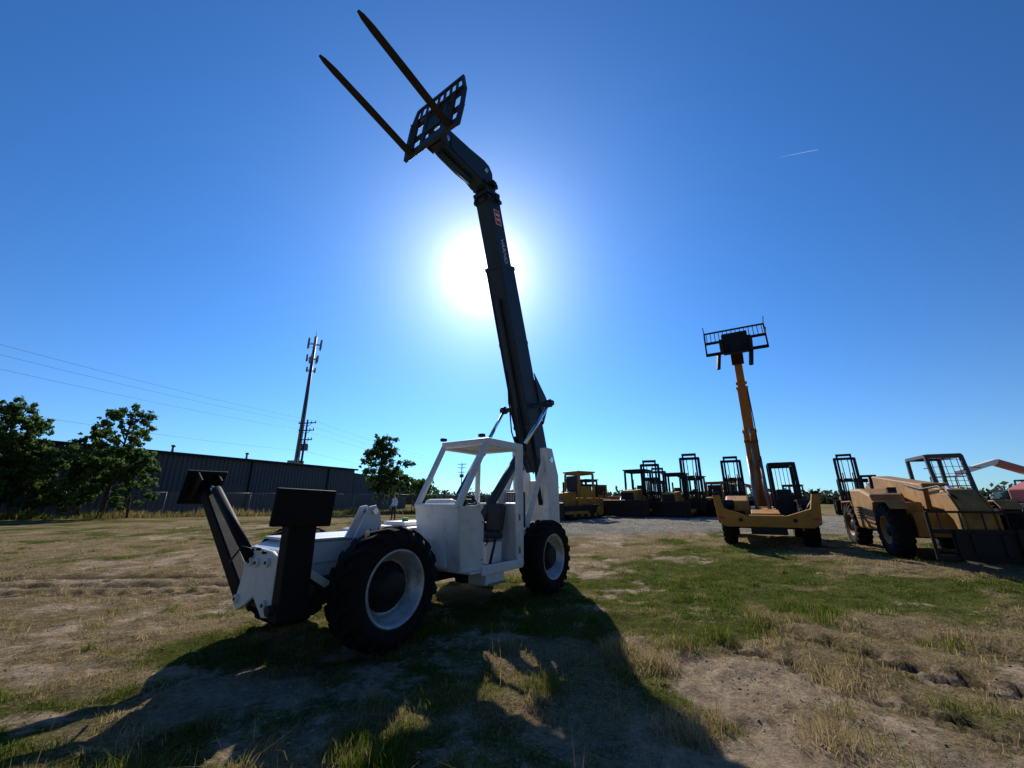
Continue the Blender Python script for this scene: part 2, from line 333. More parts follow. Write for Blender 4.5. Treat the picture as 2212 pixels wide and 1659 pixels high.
kb('front_post',(3.865,YL-.13,1.58),(XF-.02,YL-.04,2.66),.12,.08)
kb('front_post',(3.865,YR+.03,1.58),(XF-.02,YR+.03,2.66),.09,.08)
kb('windshield_sill',(3.86,YR,1.60),(3.86,YL-.1,1.60),.07,.07)
kb('rear_post',(XR+.06,YL-.02,.58),(XR+.06,YL-.02,2.66),.16,.09,side=(1,0,0))
kb('rear_post',(XR+.04,YR+.03,.6),(XR+.04,YR+.03,2.66),.09,.08,side=(1,0,0))
kb('roof_rail',(XR-.02,YL-.02,2.66),(XF+.02,YL-.02,2.66),.10,.15,bev=.03)
kb('roof_rail',(XR-.02,YR+.03,2.66),(XF+.02,YR+.03,2.66),.10,.15,bev=.03)
kb('roof_rail',(XF-.02,YR,2.67),(XF-.02,YL,2.67),.11,.12,bev=.03)
kb('roof_rail',(XR+.02,YR,2.67),(XR+.02,YL,2.67),.10,.13)
box('roof_plate',XR+.04,XF-.1,YR+.05,YL-.06,2.69,2.71,BLACK,K)
for i in range(4): kb('roof_bar',(2.5+i*.18,YR+.06,2.66),(2.5+i*.18,YL-.06,2.66),.03,.03,bev=.005)
kb('rear_window_rail',(XR+.01,YR,1.62),(XR+.01,YL,1.62),.07,.06)
for (x,y) in((XF,YR+.06),(XF,YL-.1)): box('work_light',x,x+.09,y-.05,y+.05,2.742,2.80,BLACK,K,.01)
for z in(.8,1.35):
    cyl('door_hinge',(XR+.13,YL+.035,z),(XR+.13,YL+.035,z+.10),.018,GALV,K,n=8)
    cyl('panel_bolt',(3.42,YL+.02,z),(3.42,YL+.036,z),.012,GALV,K,n=8)
tube('grab_handle',[(3.36,YL+.02,1.0),(3.36,YL+.07,1.03),(3.36,YL+.07,1.32),(3.36,YL+.02,1.35)],.011,BLACK,K,6)
prism('dashboard',[(3.50,.65),(3.78,.65),(3.80,1.55),(3.68,1.72),(3.42,1.66),(3.38,1.45)],YR+.05,YL-.42,WHITE,K,bevel=.05)
tube('steering_column',[(3.45,.55,1.2),(3.22,.55,1.66)],.035,BLACK,K)
v=[];f=[];n=28;m=8
cc=Vector((3.20,.55,1.70)); ax=Vector((-.42,0,.9)).normalized(); s1=Vector((0,1,0)); s2=ax.cross(s1)
for i in range(n):
    a=2*pi*i/n; dr=s1*cos(a)+s2*sin(a)
    for k in range(m):
        b=2*pi*k/m; v.append(cc+dr*(.19+.015*cos(b))+ax*.015*sin(b))
for i in range(n):
    for k in range(m): f.append((i*m+k,i*m+(k+1)%m,((i+1)%n)*m+(k+1)%m,((i+1)%n)*m+k))
mk('steering_wheel',v,f,BLACK,K,0,True)
for a in(0,2.1,4.2): tube('wheel_spoke',[cc,cc+(s1*cos(a)+s2*sin(a))*.19],.012,BLACK,K,6)
prism('seat_base',[(2.54,.65),(2.92,.65),(2.97,1.0),(2.52,1.0)],.40,.84,WHITE,K)
prism('seat_cushion',[(2.52,1.03),(3.02,1.06),(3.04,1.17),(2.54,1.15)],.36,.88,SEAT,K,bevel=.04)
prism('seat_back',[(2.50,1.14),(2.62,1.14),(2.52,1.64),(2.38,1.62)],.38,.86,SEAT,K,bevel=.05)
for y in(.20,.26): tube('lever',[(3.0,y,.9),(3.05,y,1.45)],.012,BLACK,K,6)
tube('handbrake',[(3.05,.98,.66),(2.92,.98,1.0),(2.89,.98,1.1)],.022,BLACK,K,8)
box('side_console',2.5,3.2,YR+.03,.24,.65,1.22,WHITE,K)
for z in(1.3,1.36,1.42,1.48,1.54): box('vent_slot',XR+.016,XR+.02,.2,.36,z-.012,z+.012,BLACK,K,0)
box('radiator_grille',1.92,2.02,.55,.95,1.2,1.85,BLACK,T,.01)
for i in range(9): box('grille_bar',1.91,2.03,.56+i*.045,.575+i*.045,1.22,1.83,WHITE,T,0)
prism('rear_side_panel',[(1.2,1.35),(2.20,1.05),(2.20,1.9),(1.55,1.9)],.44,.50,WHITE,T)
box('step_tank',2.80,3.28,.72,1.10,.40,.59,WHITE,T,.02)
box('step_tread',2.85,3.23,1.101,1.14,.40,.43,GALV,T,.004)
box('hydraulic_tank',2.02,2.24,.45,.76,.55,1.0,BLACK,T)
for y in(.30,.50): prism('sway_bracket',[(5.32,1.2),(4.88,1.2),(4.94,1.52),(5.02,1.62),(5.13,1.60),(5.18,1.48)],y,y+.03,WHITE,T,bevel=.008)
cyl('sway_cylinder',(5.04,.42,1.54),(5.2,.60,.72),.06,BLACK,T)
cyl('sway_pin',(5.04,.27,1.54),(5.04,.56,1.54),.04,STEEL,T)
prism('outrigger_bracket',[(-.42,.48),(-.30,.86),(-.34,1.06),(-.15,1.15),(.30,1.12),(.50,1.06),(.50,.47),(.32,.44),(.05,.62),(-.15,.50),(-.30,.44)],6.17,6.22,WHITE,T,'x',.015)
prism('outrigger_bracket_rear',[(-.42,.48),(-.34,1.06),(.50,1.06),(.50,.47)],5.98,6.02,WHITE,T,'x')
for (y,z) in((-.32,.56),(-.12,.98),(.30,1.0),(.38,.58),(.05,.98)):
    cyl('bracket_pin',(6.10,y,z),(6.255,y,z),.05,WHITE,T,n=14,bevel=.005); cyl('pin_centre',(6.255,y,z),(6.265,y,z),.02,BLACK,T,n=10)
for (y,z) in((-.25,1.1),(.05,1.13),(.2,1.1)): cyl('bracket_bolt',(6.22,y,z),(6.26,y,z),.018,RUST,T,n=8)
O=bpy.data.objects.new('outrigger',None); link(O,T)
a=Vector((6.10,-.34,.52)); b=Vector((6.34,-1.74,1.88))
beam('leg',a,b,.18,.18,BLACK2,O,.02,w2=.14,h2=.14)
cyl('cylinder_barrel',(6.24,-.12,1.02),a.lerp(b,.80)+Vector((.03,.12,.22)),.06,BLACK2,O)
cyl('cylinder_rod',a.lerp(b,.78)+Vector((.03,.12,.2)),a.lerp(b,.95)+Vector((.0,.03,.1)),.035,STEEL,O)
poly_plate('pad',[b+Vector((-.24,-.16,-.24)),b+Vector((.24,-.20,-.24)),b+Vector((.24,-.02,.22)),b+Vector((-.24,.04,.22))],.05,BLACK2,O,.01)
for s in(-.12,.12): poly_plate('pad_gusset',[b+Vector((s,.02,.20)),b+Vector((s,-.16,-.2)),b+Vector((s,.06,-.12)),b+Vector((s,.24,.08))],.025,BLACK2,O)
O=bpy.data.objects.new('outrigger',None); link(O,T)
beam('leg',(6.17,.80,.52),(6.22,.86,1.55),.30,.17,BLACK2,O,.015,side=(1,0,0))
beam('leg_strap',(6.17,.80,.50),(6.175,.805,.62),.34,.20,BLACK2,O,.015,side=(1,0,0))
poly_plate('pad',[(5.95,.99,1.40),(6.58,.96,1.42),(6.58,1.0,1.80),(5.95,1.03,1.78)],.045,BLACK2,O,.012)
poly_plate('pad_gusset',[(6.1,.96,1.42),(6.1,.96,1.72),(6.1,.76,1.5)],.03,BLACK2,O)
cyl('cylinder_barrel',(6.12,.34,1.0),(6.1,.74,1.45),.05,BLACK2,O)
cyl('pivot_pin',(5.98,.76,.60),(6.38,.76,.60),.05,BLACK,O)
box('outrigger_cross_tube',6.03,6.165,-.55,.70,.50,.72,BLACK,T)
tube('outrigger_hose',[(5.98,.6,1.1),(6.02,.7,1.0),(6.0,.66,.75),(6.05,.6,.6)],.014,BLACK,T)
tube('outrigger_hose',[(6.2,-.1,1.1),(6.32,-.2,1.15),(6.35,-.35,1.0),(6.3,-.5,.95)],.012,BLACK,T)
beam('axle_link',(5.95,.45,.95),(5.5,.62,.62),.12,.08,WHITE,T); beam('axle_link',(4.8,.42,.9),(5.2,.62,.62),.12,.08,WHITE,T)
# ================================================================ generic telehandler (rows)
def canopy(p,x0,x1,y0,y1,z0,z1,mat,lean=.15,bars=6,seatx=None,w=.08):
    for y in(y0,y1):
        beam('canopy_post',(x1+lean,y,z0),(x1,y,z1),w,w,mat,p,side=(1,0,0)); beam('canopy_post',(x0,y,z0),(x0,y,z1),w,w,mat,p,side=(1,0,0))
        beam('canopy_rail',(x0,y,z1),(x1,y,z1),w,w+.01,mat,p)
    for x in(x0,x1): beam('canopy_rail',(x,y0,z1),(x,y1,z1),w,w+.02,mat,p)
    for i in range(bars): 
        y=y0+(i+.5)*(y1-y0)/bars; beam('roof_slat',(x0,y,z1+.02),(x1,y,z1+.02),.03,.03,mat,p,0)
    if seatx:
        ym=(y0+y1)/2
        prism('seat',[(seatx,z0+.1),(seatx+.5,z0+.1),(seatx+.5,z0+.25),(seatx+.14,z0+.25),(seatx+.02,z0+.75),(seatx-.1,z0+.72)],ym-.24,ym+.24,SEAT,p,bevel=.03)
        tube('steering_column',[(x1+.05,ym,z0),(x1-.12,ym,z0+.42)],.03,BLACK,p,6)
        v,f=lathe_vf([(-.012,.18),(0,.195),(.012,.18),(0,.165),(-.012,.18)],20)
        o=mk('steering_wheel',v,f,BLACK,p,0,True); o.location=(x1-.13,ym,z0+.44); o.rotation_euler=(radians(70),0,radians(90))
def fork_set(p,o,tilt,wd,ht,L,mat,fmat,slats=8,hmid=.5):
    o=Vector(o); fd=Vector((cos(tilt),0,sin(tilt))); ud=Vector((-sin(tilt),0,cos(tilt)))
    c=lambda y,u,f=0: tuple(o+fd*f+ud*u+Vector((0,y,0)))
    hw=wd/2
    for u,h in((0.05,.12),(hmid,.10),(ht,.05)): beam('carriage_bar',c(-hw,u),c(hw,u),.06,h,mat,p,.004,side=tuple(fd))
    for s in(-1,1):
        beam('carriage_side',c(s*hw,0),c(s*hw,ht),.05,.06,mat,p,.004,side=tuple(fd))
        y=s*min(.5,hw*.6)
        beam('fork_shank',c(y,-.02,.06),c(y,hmid+.06,.06),.05,.12,fmat,p,.004,side=tuple(fd))
        beam('fork',c(y,0,.04),c(y,-.01,L),.12,.05,fmat,p,.004,side=(0,1,0),w2=.09,h2=.015)
    for i in range(slats):
        y=-hw+(i+.5)*wd/slats; beam('backrest_bar',c(y,hmid),c(y,ht),.02,.025,mat,p,0,side=tuple(fd))
    for y in(-.25,.25): beam('carriage_stile',c(y,.05),c(y,hmid),.06,.1,mat,p,.004,side=tuple(fd))
    return c
def tele(name,x,y,ang,body,boomc,raised,cabc=BLACK):
    t=root(name,x,y,ang)
    R=.68 if raised else .70
    for (a,b) in((0,1),(0,-1),(-3.1,1),(-3.1,-1)): wheel(t,a,b*(1.16 if raised else 1.08),R,.42,.36,b,rimmat=body if not raised else BLACK)
    for a in(0,-3.1): wheel_axle(t,a,.6,.9,BLACK)
    prism('chassis',[(-3.9,.7),(-3.0,.55),(.4,.6),(.55,.75),(.5,1.0),(-.4,1.1),(-3.9,1.2)],-.42,.42,body,t,bevel=.02)
    hh=0 if raised else .22
    prism('engine_cover',[(-2.6,.62),(-.75,.62),(-.66,1.15+hh),(-.85,1.42+hh),(-1.6,1.6+hh),(-2.6,1.62+hh)],-1.22,-.43,body,t,bevel=.07)
    box('engine_grille',-.72,-.70,-1.05,-.55,.75,1.1,BLACK,t,0)
    for i in range(5): box('side_louvre',-2.3+i*.02,-1.7+i*.02,-1.232,-1.222,.92+i*.08,.95+i*.08,BLACK,t,0)
    cyl('exhaust',(-2.2,-.7,1.55),(-2.2,-.7,2.2),.05,BLACK,t,n=10)
    prism('cab_base',[(-2.5,.55),(-.85,.55),(-.75,.9),(-.85,1.35),(-1.25,1.05),(-2.1,1.05),(-2.5,1.45)],.43,1.22,cabc if raised else body,t,bevel=.03)
    canopy(t,-2.4,-1.15,.42,1.18,1.1,2.72,cabc if raised else DGREY,.3,7,-2.2,.11 if raised else .09)
    if raised:
        box('dash_panel',-.98,-.90,.5,1.15,1.2,1.62,BLACK,t)
        prism('cab_side_panel',[(-2.4,1.1),(-.95,1.1),(-1.0,1.7),(-2.4,1.7)],.40,.43,BLACK,t)
        for i in range(6): beam('cab_guard_bar',(-2.4,.52+i*.13,1.5),(-2.4,.52+i*.13,2.72),.02,.02,BLACK,t,0)
        box('cover_vent',-2.3,-1.7,-1.1,-.55,1.625,1.64,BLACK,t,0); box('cover_vent',-.665,-.65,-1.1,-.6,.8,1.05,BLACK,t,0)
        for s in(-1,1): prism('fender',[(-.72,1.12),(-.6,1.42),(.4,1.44),(.55,1.3),(.55,1.26),(.4,1.39),(-.58,1.37),(-.68,1.12)],min(s*.92,s*1.36),max(s*.92,s*1.36),BLACK,t)
    for s in(-.48,.44): prism('tower_plate',[(-3.9,.8),(-2.4,.8),(-2.9,1.7),(-3.3,2.05),(-3.7,1.9)],s,s+.04,body,t)
    if raised:
        p0=Vector((-3.0,0,1.25)); p1=Vector((-1.35,0,7.1)); d=(p1-p0).normalized(); nn=Vector((d.z,0,-d.x))
        L=(p1-p0).length
        A=lambda s,n=0,yy=0:p0+d*s+nn*n+Vector((0,yy,0))
        beam('boom_outer',A(0),A(3.1),.46,.50,boomc,t,.02,side=(0,1,0)); beam('boom_middle',A(3.0),A(4.9),.37,.40,boomc,t,.02,side=(0,1,0)); beam('boom_inner',A(4.8),A(L),.29,.32,boomc,t,.02,side=(0,1,0))
        for s,w in((3.0,.51),(4.8,.43),(5.0,.40),(2.6,.50)): beam('boom_collar',A(s),A(s+.12),w,w,boomc,t,.01,side=(0,1,0))
        cyl('extension_cylinder',A(.3,.3),A(2.6,.3),.06,GALV,t); cyl('extension_rod',A(2.6,.3),A(3.2,.3),.03,STEEL,t)
        tube('hydraulic_hose',[A(.5,.27,.2),A(2,.3,.22),A(3.4,.25,.22),A(4.8,.22,.18)],.02,BLACK,t)
        for s in(-.2,.2): cyl('lift_cylinder',(-1.2,s,1.0),A(2.0,.1,s),.07,GALV,t)
        prism('boom_head',[(-1.5,6.9),(-1.1,6.8),(-.75,7.1),(-.35,7.15),(-.35,7.65),(-1.0,7.75),(-1.4,7.5)],-.22,.22,BLACK,t)
        box('rotator_box',-.36,-.12,-.45,.45,7.0,7.85,BLACK,t,.03)
        c=fork_set(t,(-.05,0,6.98),radians(14),2.1,1.1,.9,BLACK,BLACK,14,.6)
        for u in(.6,1.1):
            for s in(-1,1): beam('backrest_wing',c(s*1.05,u,0),c(s*1.05,u,.45),.03,.04,BLACK,t,0)
        for s in(-.62,.5): beam('grapple_arm',c(s,.1,-.1),c(s-.1,-.55,-.2),.12,.12,BLACK,t)
        prism('front_frame',[(-1.42,.70),(-1.2,.58),(1.2,.58),(1.42,.70),(1.50,1.60),(1.30,1.60),(1.20,1.16),(.55,.94),(-.55,.94),(-1.20,1.16),(-1.30,1.60),(-1.50,1.60)],.80,.98,body,t,'x',.02)
        box('frame_link',.45,.80,-.5,.5,.6,.95,body,t)
        for s in(-1,1):
            cyl('stabiliser_cylinder',(.72,s*1.38,1.5),(.66,s*1.0,.9),.05,BLACK,t,n=10); box('fender_light',.86,.99,s*1.38-.1,s*1.38+.1,1.61,1.70,BLACK,t)
            box('reflector',.981,.99,s*1.3-.09,s*1.3+.09,.82,.90,RED,t,0); cyl('frame_pin',(.98,s*.75,.80),(1.02,s*.75,.80),.06,BLACK,t,n=12)
        box('skid_plate',.8,.96,-.5,.5,.36,.578,BLACK,t)
    else:
        p0=Vector((-3.3,0,1.95)); p1=Vector((1.0,0,1.45)); d=(p1-p0).normalized()
        beam('boom_outer',p0-d*.3,p0+d*3.3,.50,.62,boomc,t,.03,side=(0,1,0)); beam('boom_middle',p0+d*3.2,p1,.42,.52,boomc,t,.02,side=(0,1,0))
        beam('boom_collar',p0+d*3.2,p0+d*3.34,.56,.68,boomc,t,.01,side=(0,1,0))
        prism('boom_nose',[(.8,1.7),(1.15,1.72),(1.6,1.25),(1.66,.45),(1.36,.4),(1.15,.95),(.8,1.18)],-.26,.26,boomc,t,bevel=.04)
        for s in(-.31,.27): prism('nose_plate',[(1.0,1.6),(1.3,1.6),(1.66,1.1),(1.66,.6),(1.4,.6),(1.2,1.1)],s,s+.04,body,t)
        fork_set(t,(1.72,0,.14),0,1.9,1.05,1.25,BLACK,RUST,5,.62)
        poly_plate('carriage_plate',[(1.70,-.6,.22),(1.70,.6,.22),(1.70,.6,.72),(1.70,-.6,.72)],.04,BLACK,t)
        cyl('tilt_cylinder',(.6,0,1.78),(1.5,0,1.3),.05,STEEL,t)
        cyl('lift_cylinder',(-2.1,.0,.95),(-.6,0,1.3),.08,BLACK,t)
        tube('hydraulic_hose',[(-1.,-.27,1.9),(0,-.30,1.75),(.9,-.28,1.8),(1.4,-.2,1.5)],.025,BLACK,t,6)
        for s in(-1,1):
            beam('mirror_arm',(-1.1,s*1.1 if s>0 else .5,2.4),(-1.0,1.45 if s>0 else .25,2.35),.02,.02,BLACK,t,0)
            y0,y1=min(s*.85,s*1.25),max(s*.85,s*1.25)
            for xx in(0,-3.1): prism('fender',[(xx-.75,1.15),(xx-.6,1.44),(xx+.4,1.46),(xx+.6,1.28),(xx+.6,1.24),(xx+.4,1.42),(xx-.58,1.40),(xx-.7,1.15)],y0,y1,body,t)
        box('headlight',-.3,-.18,-.95,-.75,1.66,1.82,BLACK,t); box('battery_box',-.66,.3,-.84,-.45,1.0,1.42,body,t,.05)
        box('front_frame',.35,.6,-.8,.8,.55,1.15,body,t,.03)
        for i in range(5): beam('mesh_bar',(-1.0,.5+i*.14,1.5),(-1.12,.5+i*.14,2.7),.012,.012,BLACK,t,0)
        for i in range(6): beam('mesh_bar',(-1.0-i*.022,.46,1.6+i*.2),(-1.0-i*.022,1.14,1.6+i*.2),.012,.012,BLACK,t,0)
    return t
tele('telehandler',8.75,14.3,atan2(-.866,-.5),YEL,ORG,True)
tele('telehandler',11.45,11.0,atan2(-.90,-.43),TAN,TAN,False)
# ================================================================ far machines
def dozer(x,y,ang,can='cab',sc_=1.,col=YELD):
    t=root('bulldozer',x,y,ang); t.scale=(sc_,)*3
    for s in(-1,1):
        yy=s*.95
        prism('track',[(-1.5,.15),(-1.3,0.02),(1.2,.02),(1.5,.2),(1.55,.5),(1.3,.8),(-1.3,.95),(-1.65,.6)],yy-.28,yy+.28,BLACK,t,bevel=.05)
        for k in range(11): box('grouser',-1.3+k*.25,-1.27+k*.25,yy-.3,yy+.3,-.01,.06,BLACK,t,0)
        for k in range(4): cyl('track_roller',(-.9+k*.6,yy+s*.27,.3),(-.9+k*.6,yy+s*.31,.3),.13,col,t,n=12)
        cyl('sprocket',(-1.3,yy+s*.27,.55),(-1.3,yy+s*.34,.55),.3,col,t,n=14); beam('push_arm',(-.2,s*1.3,.45),(1.95,s*1.3,.4),.12,.18,col,t)
    prism('hood',[(0,.6),(1.5,.6),(1.55,1.5),(1.45,1.62),(0,1.75)],-.48,.48,col,t,bevel=.04)
    box('radiator_grille',1.56,1.58,-.4,.4,.75,1.5,BLACK,t,0)
    box('rear_body',-1.6,0,-.62,.62,.6,1.35,col,t,.05)
    prism('blade',[(2.0,.05),(2.12,.05),(2.02,.45),(2.1,1.0),(2.0,1.05),(1.9,.5)],-1.5,1.5,RUST,t)
    cyl('exhaust',(.9,.2,1.6),(.9,.2,2.35),.06,BLACK,t,n=10)
    for s in(-.5,.5): cyl('blade_cylinder',(1.3,s,1.3),(1.98,s,.6),.05,STEEL,t,n=8)
    cm=BLACK if can!='cab' else col
    canopy(t,-1.35,-.05,-.68,.68,1.3,2.95,cm,.05,2,-1.0,.12)
    box('canopy_roof',-1.5,.1,-.8,.8,3.0,3.10,cm,t,.03)
    if can=='cab':
        for s in(-.66,.66): box('cab_door',-1.2,-.2,s-.02,s+.02,1.35,2.1,col,t,0)
        box('cab_glass',-.12,-.09,-.6,.6,1.6,2.8,SEAT,t,0); 
    box('ripper_beam',-2.3,-2.15,-.8,.8,.7,.95,col,t)
    for s in(-.5,.5): beam('ripper_shank',(-2.22,s,1.0),(-2.3,s,.2),.1,.2,RUST,t); beam('ripper_link',(-1.6,s,.9),(-2.2,s,.85),.1,.12,col,t)
    return t
def mast_truck(x,y,ang,col=YELD,h=3.9):
    t=root('rough_terrain_forklift',x,y,ang)
    for (a,b,R) in((.2,1,.6),(.2,-1,.6),(-2.0,1,.5),(-2.0,-1,.5)): wheel(t,a,b*.95,R,.38,.3,b,rimmat=col,nl=16)
    prism('body',[(-2.7,.5),(.5,.5),(.5,1.1),(-.7,1.15),(-.75,1.3),(-1.2,1.5),(-2.6,1.4),(-2.8,1.0)],-.65,.65,col,t,bevel=.05)
    canopy(t,-1.4,-.1,-.6,.6,1.1,2.75,BLACK,.2,6,-1.1,.12)
    for s in(-1,1):
        beam('mast_outer',(.85,s*.62,.25),(.80,s*.62,h-.25),.20,.18,BLACK,t,side=(1,0,0)); beam('mast_inner',(.86,s*.43,.25),(.81,s*.43,h),.14,.12,BLACK,t,side=(1,0,0))
        cyl('mast_cylinder',(.78,s*.30,.4),(.75,s*.30,h*.7),.05,GALV,t,n=8)
        beam('mast_brace',(-.0,s*.5,1.0),(.8,s*.62,1.5),.08,.1,BLACK,t)
        tube('mast_hose',[(.8,s*.15,.6),(.78,s*.15,h*.5),(.8,s*.2,h-.4)],.03,BLACK,t,6)
    for z in(.5,1.6,2.6,h-.3): beam('mast_cross',(.72,-.66,z),(.72,.66,z),.08,.2,BLACK,t)
    beam('mast_cross',(.82,-.5,h-.02),(.82,.5,h-.02),.1,.18,BLACK,t)
    fork_set(t,(1.0,0,.5),0,1.5,1.2,1.2,BLACK,RUST,6,.5)
    box('load_plate',.93,.97,-.6,.6,.6,1.2,BLACK,t,0)
    return t
def excavator(x,y,ang):
    t=root('excavator',x,y,ang)
    for s in(-1,1): prism('track',[(-1.2,.1),(-1.,0.02),(1.,.02),(1.2,.1),(1.25,.4),(1.,.6),(-1.,.6),(-1.25,.4)],s*.85-.22,s*.85+.22,BLACK,t,bevel=.05)
    cyl('slew_ring',(0,0,.45),(0,0,.75),.5,BLACK,t); prism('house',[(-1.6,.75),(1.1,.75),(1.1,1.2),(.1,1.5),(-1.5,1.55),(-1.7,1.1)],-.95,.95,YEL,t,bevel=.06)
    prism('cab',[(-.1,1.2),(1.15,1.1),(1.2,1.7),(.9,2.5),(-.1,2.5)],.2,.93,YEL,t,bevel=.06); box('cab_window',0.1,.8,.932,.94,1.6,2.35,SEAT,t,0)
    beam('boom',(1.0,-.1,1.0),(2.2,-.1,2.9),.3,.4,YEL,t); beam('boom',(2.15,-.1,2.85),(3.4,-.1,2.7),.28,.35,YEL,t); beam('stick',(3.3,-.1,3.0),(3.0,-.1,1.0),.22,.28,YEL,t)
    prism('bucket',[(2.6,.3),(3.2,.2),(3.3,1.0),(3.0,1.1),(2.7,.8)],-.5,.3,RUST,t); cyl('boom_cylinder',(1.2,-.1,.9),(2.1,-.1,2.4),.06,STEEL,t)
    return t
def boomlift(x,y,ang,col,s=1):
    t=root('boom_lift',x,y,ang); t.scale=(s,)*3
    for (a,b) in((1,1),(1,-1),(-1.1,1),(-1.1,-1)): wheel(t,a,b*.95,.48,.34,.25,b,nl=14)
    prism('chassis',[(-1.5,.4),(1.4,.4),(1.4,.7),(-1.5,.7)],-.6,.6,GALV,t); prism('turntable',[(-1.7,.75),(.9,.75),(.9,1.5),(-.2,1.9),(-1.7,1.7)],-.95,.95,col,t,bevel=.08)
    beam('boom_lower',(-1.3,0,1.9),(2.4,0,2.9),.3,.36,col,t); beam('boom_upper',(2.4,0,2.95),(5.0,0,2.3),.22,.26,LETW,t)
    beam('riser',(-1.5,0,1.5),(-1.2,0,2.1),.4,.4,col,t); cyl('boom_cylinder',(-.6,0,1.6),(1.0,0,2.4),.07,STEEL,t,n=10)
    for z in(1.1,1.6,2.1):
        for yy in(-.6,.6): beam('basket_rail',(5.1,yy,z),(6.0,yy,z),.04,.04,col,t,0)
        for xx in(5.1,6.0): beam('basket_rail',(xx,-.6,z),(xx,.6,z),.04,.04,col,t,0)
    for xx in(5.1,6.0):
        for yy in(-.6,.6): beam('basket_post',(xx,yy,1.05),(xx,yy,2.12),.04,.04,col,t,0)
    box('basket_floor',5.1,6.0,-.6,.6,1.0,1.06,GALV,t,0)
    return t
dozer(4.4,30,atan2(-.55,-.85),'cab',1.08); dozer(5.7,34,atan2(-.5,-.8),'can',.95); dozer(6.9,34,atan2(-.4,.9),'can',.8); excavator(8.1,37,atan2(-.3,-1))
dozer(9.4,31.0,atan2(-.8,-.6),'can',1.1); mast_truck(10.8,31.5,atan2(-.9,-.3),YELD,4.0); dozer(12.0,30.2,atan2(-.8,-.6),'can'); mast_truck(13.6,30.5,atan2(-.9,-.45),YELD,4.4)
dozer(14.7,34,atan2(-.5,-.8),'can',1.0); mast_truck(12.9,36,atan2(-.9,-.2),YELD,3.8); dozer(15.4,31,atan2(-.7,-.7),'cab',.8)
mast_truck(17.2,31.5,atan2(-.9,-.45),YELD,4.3); dozer(19.2,36,atan2(-.6,-.8),'cab',.9)
mast_truck(27.0,32.5,atan2(-.85,-.6),YELD,4.6); mast_truck(29.0,33.0,atan2(-.85,-.6),YELD,3.0); dozer(24.6,36,atan2(-.5,-.8),'can',.8); boomlift(24.0,38,radians(150),PINK,.9)
boomlift(38.5,29.5,radians(185),PINK,1.3); tele('telehandler',41,34,radians(200),TEAL,TEAL,False)
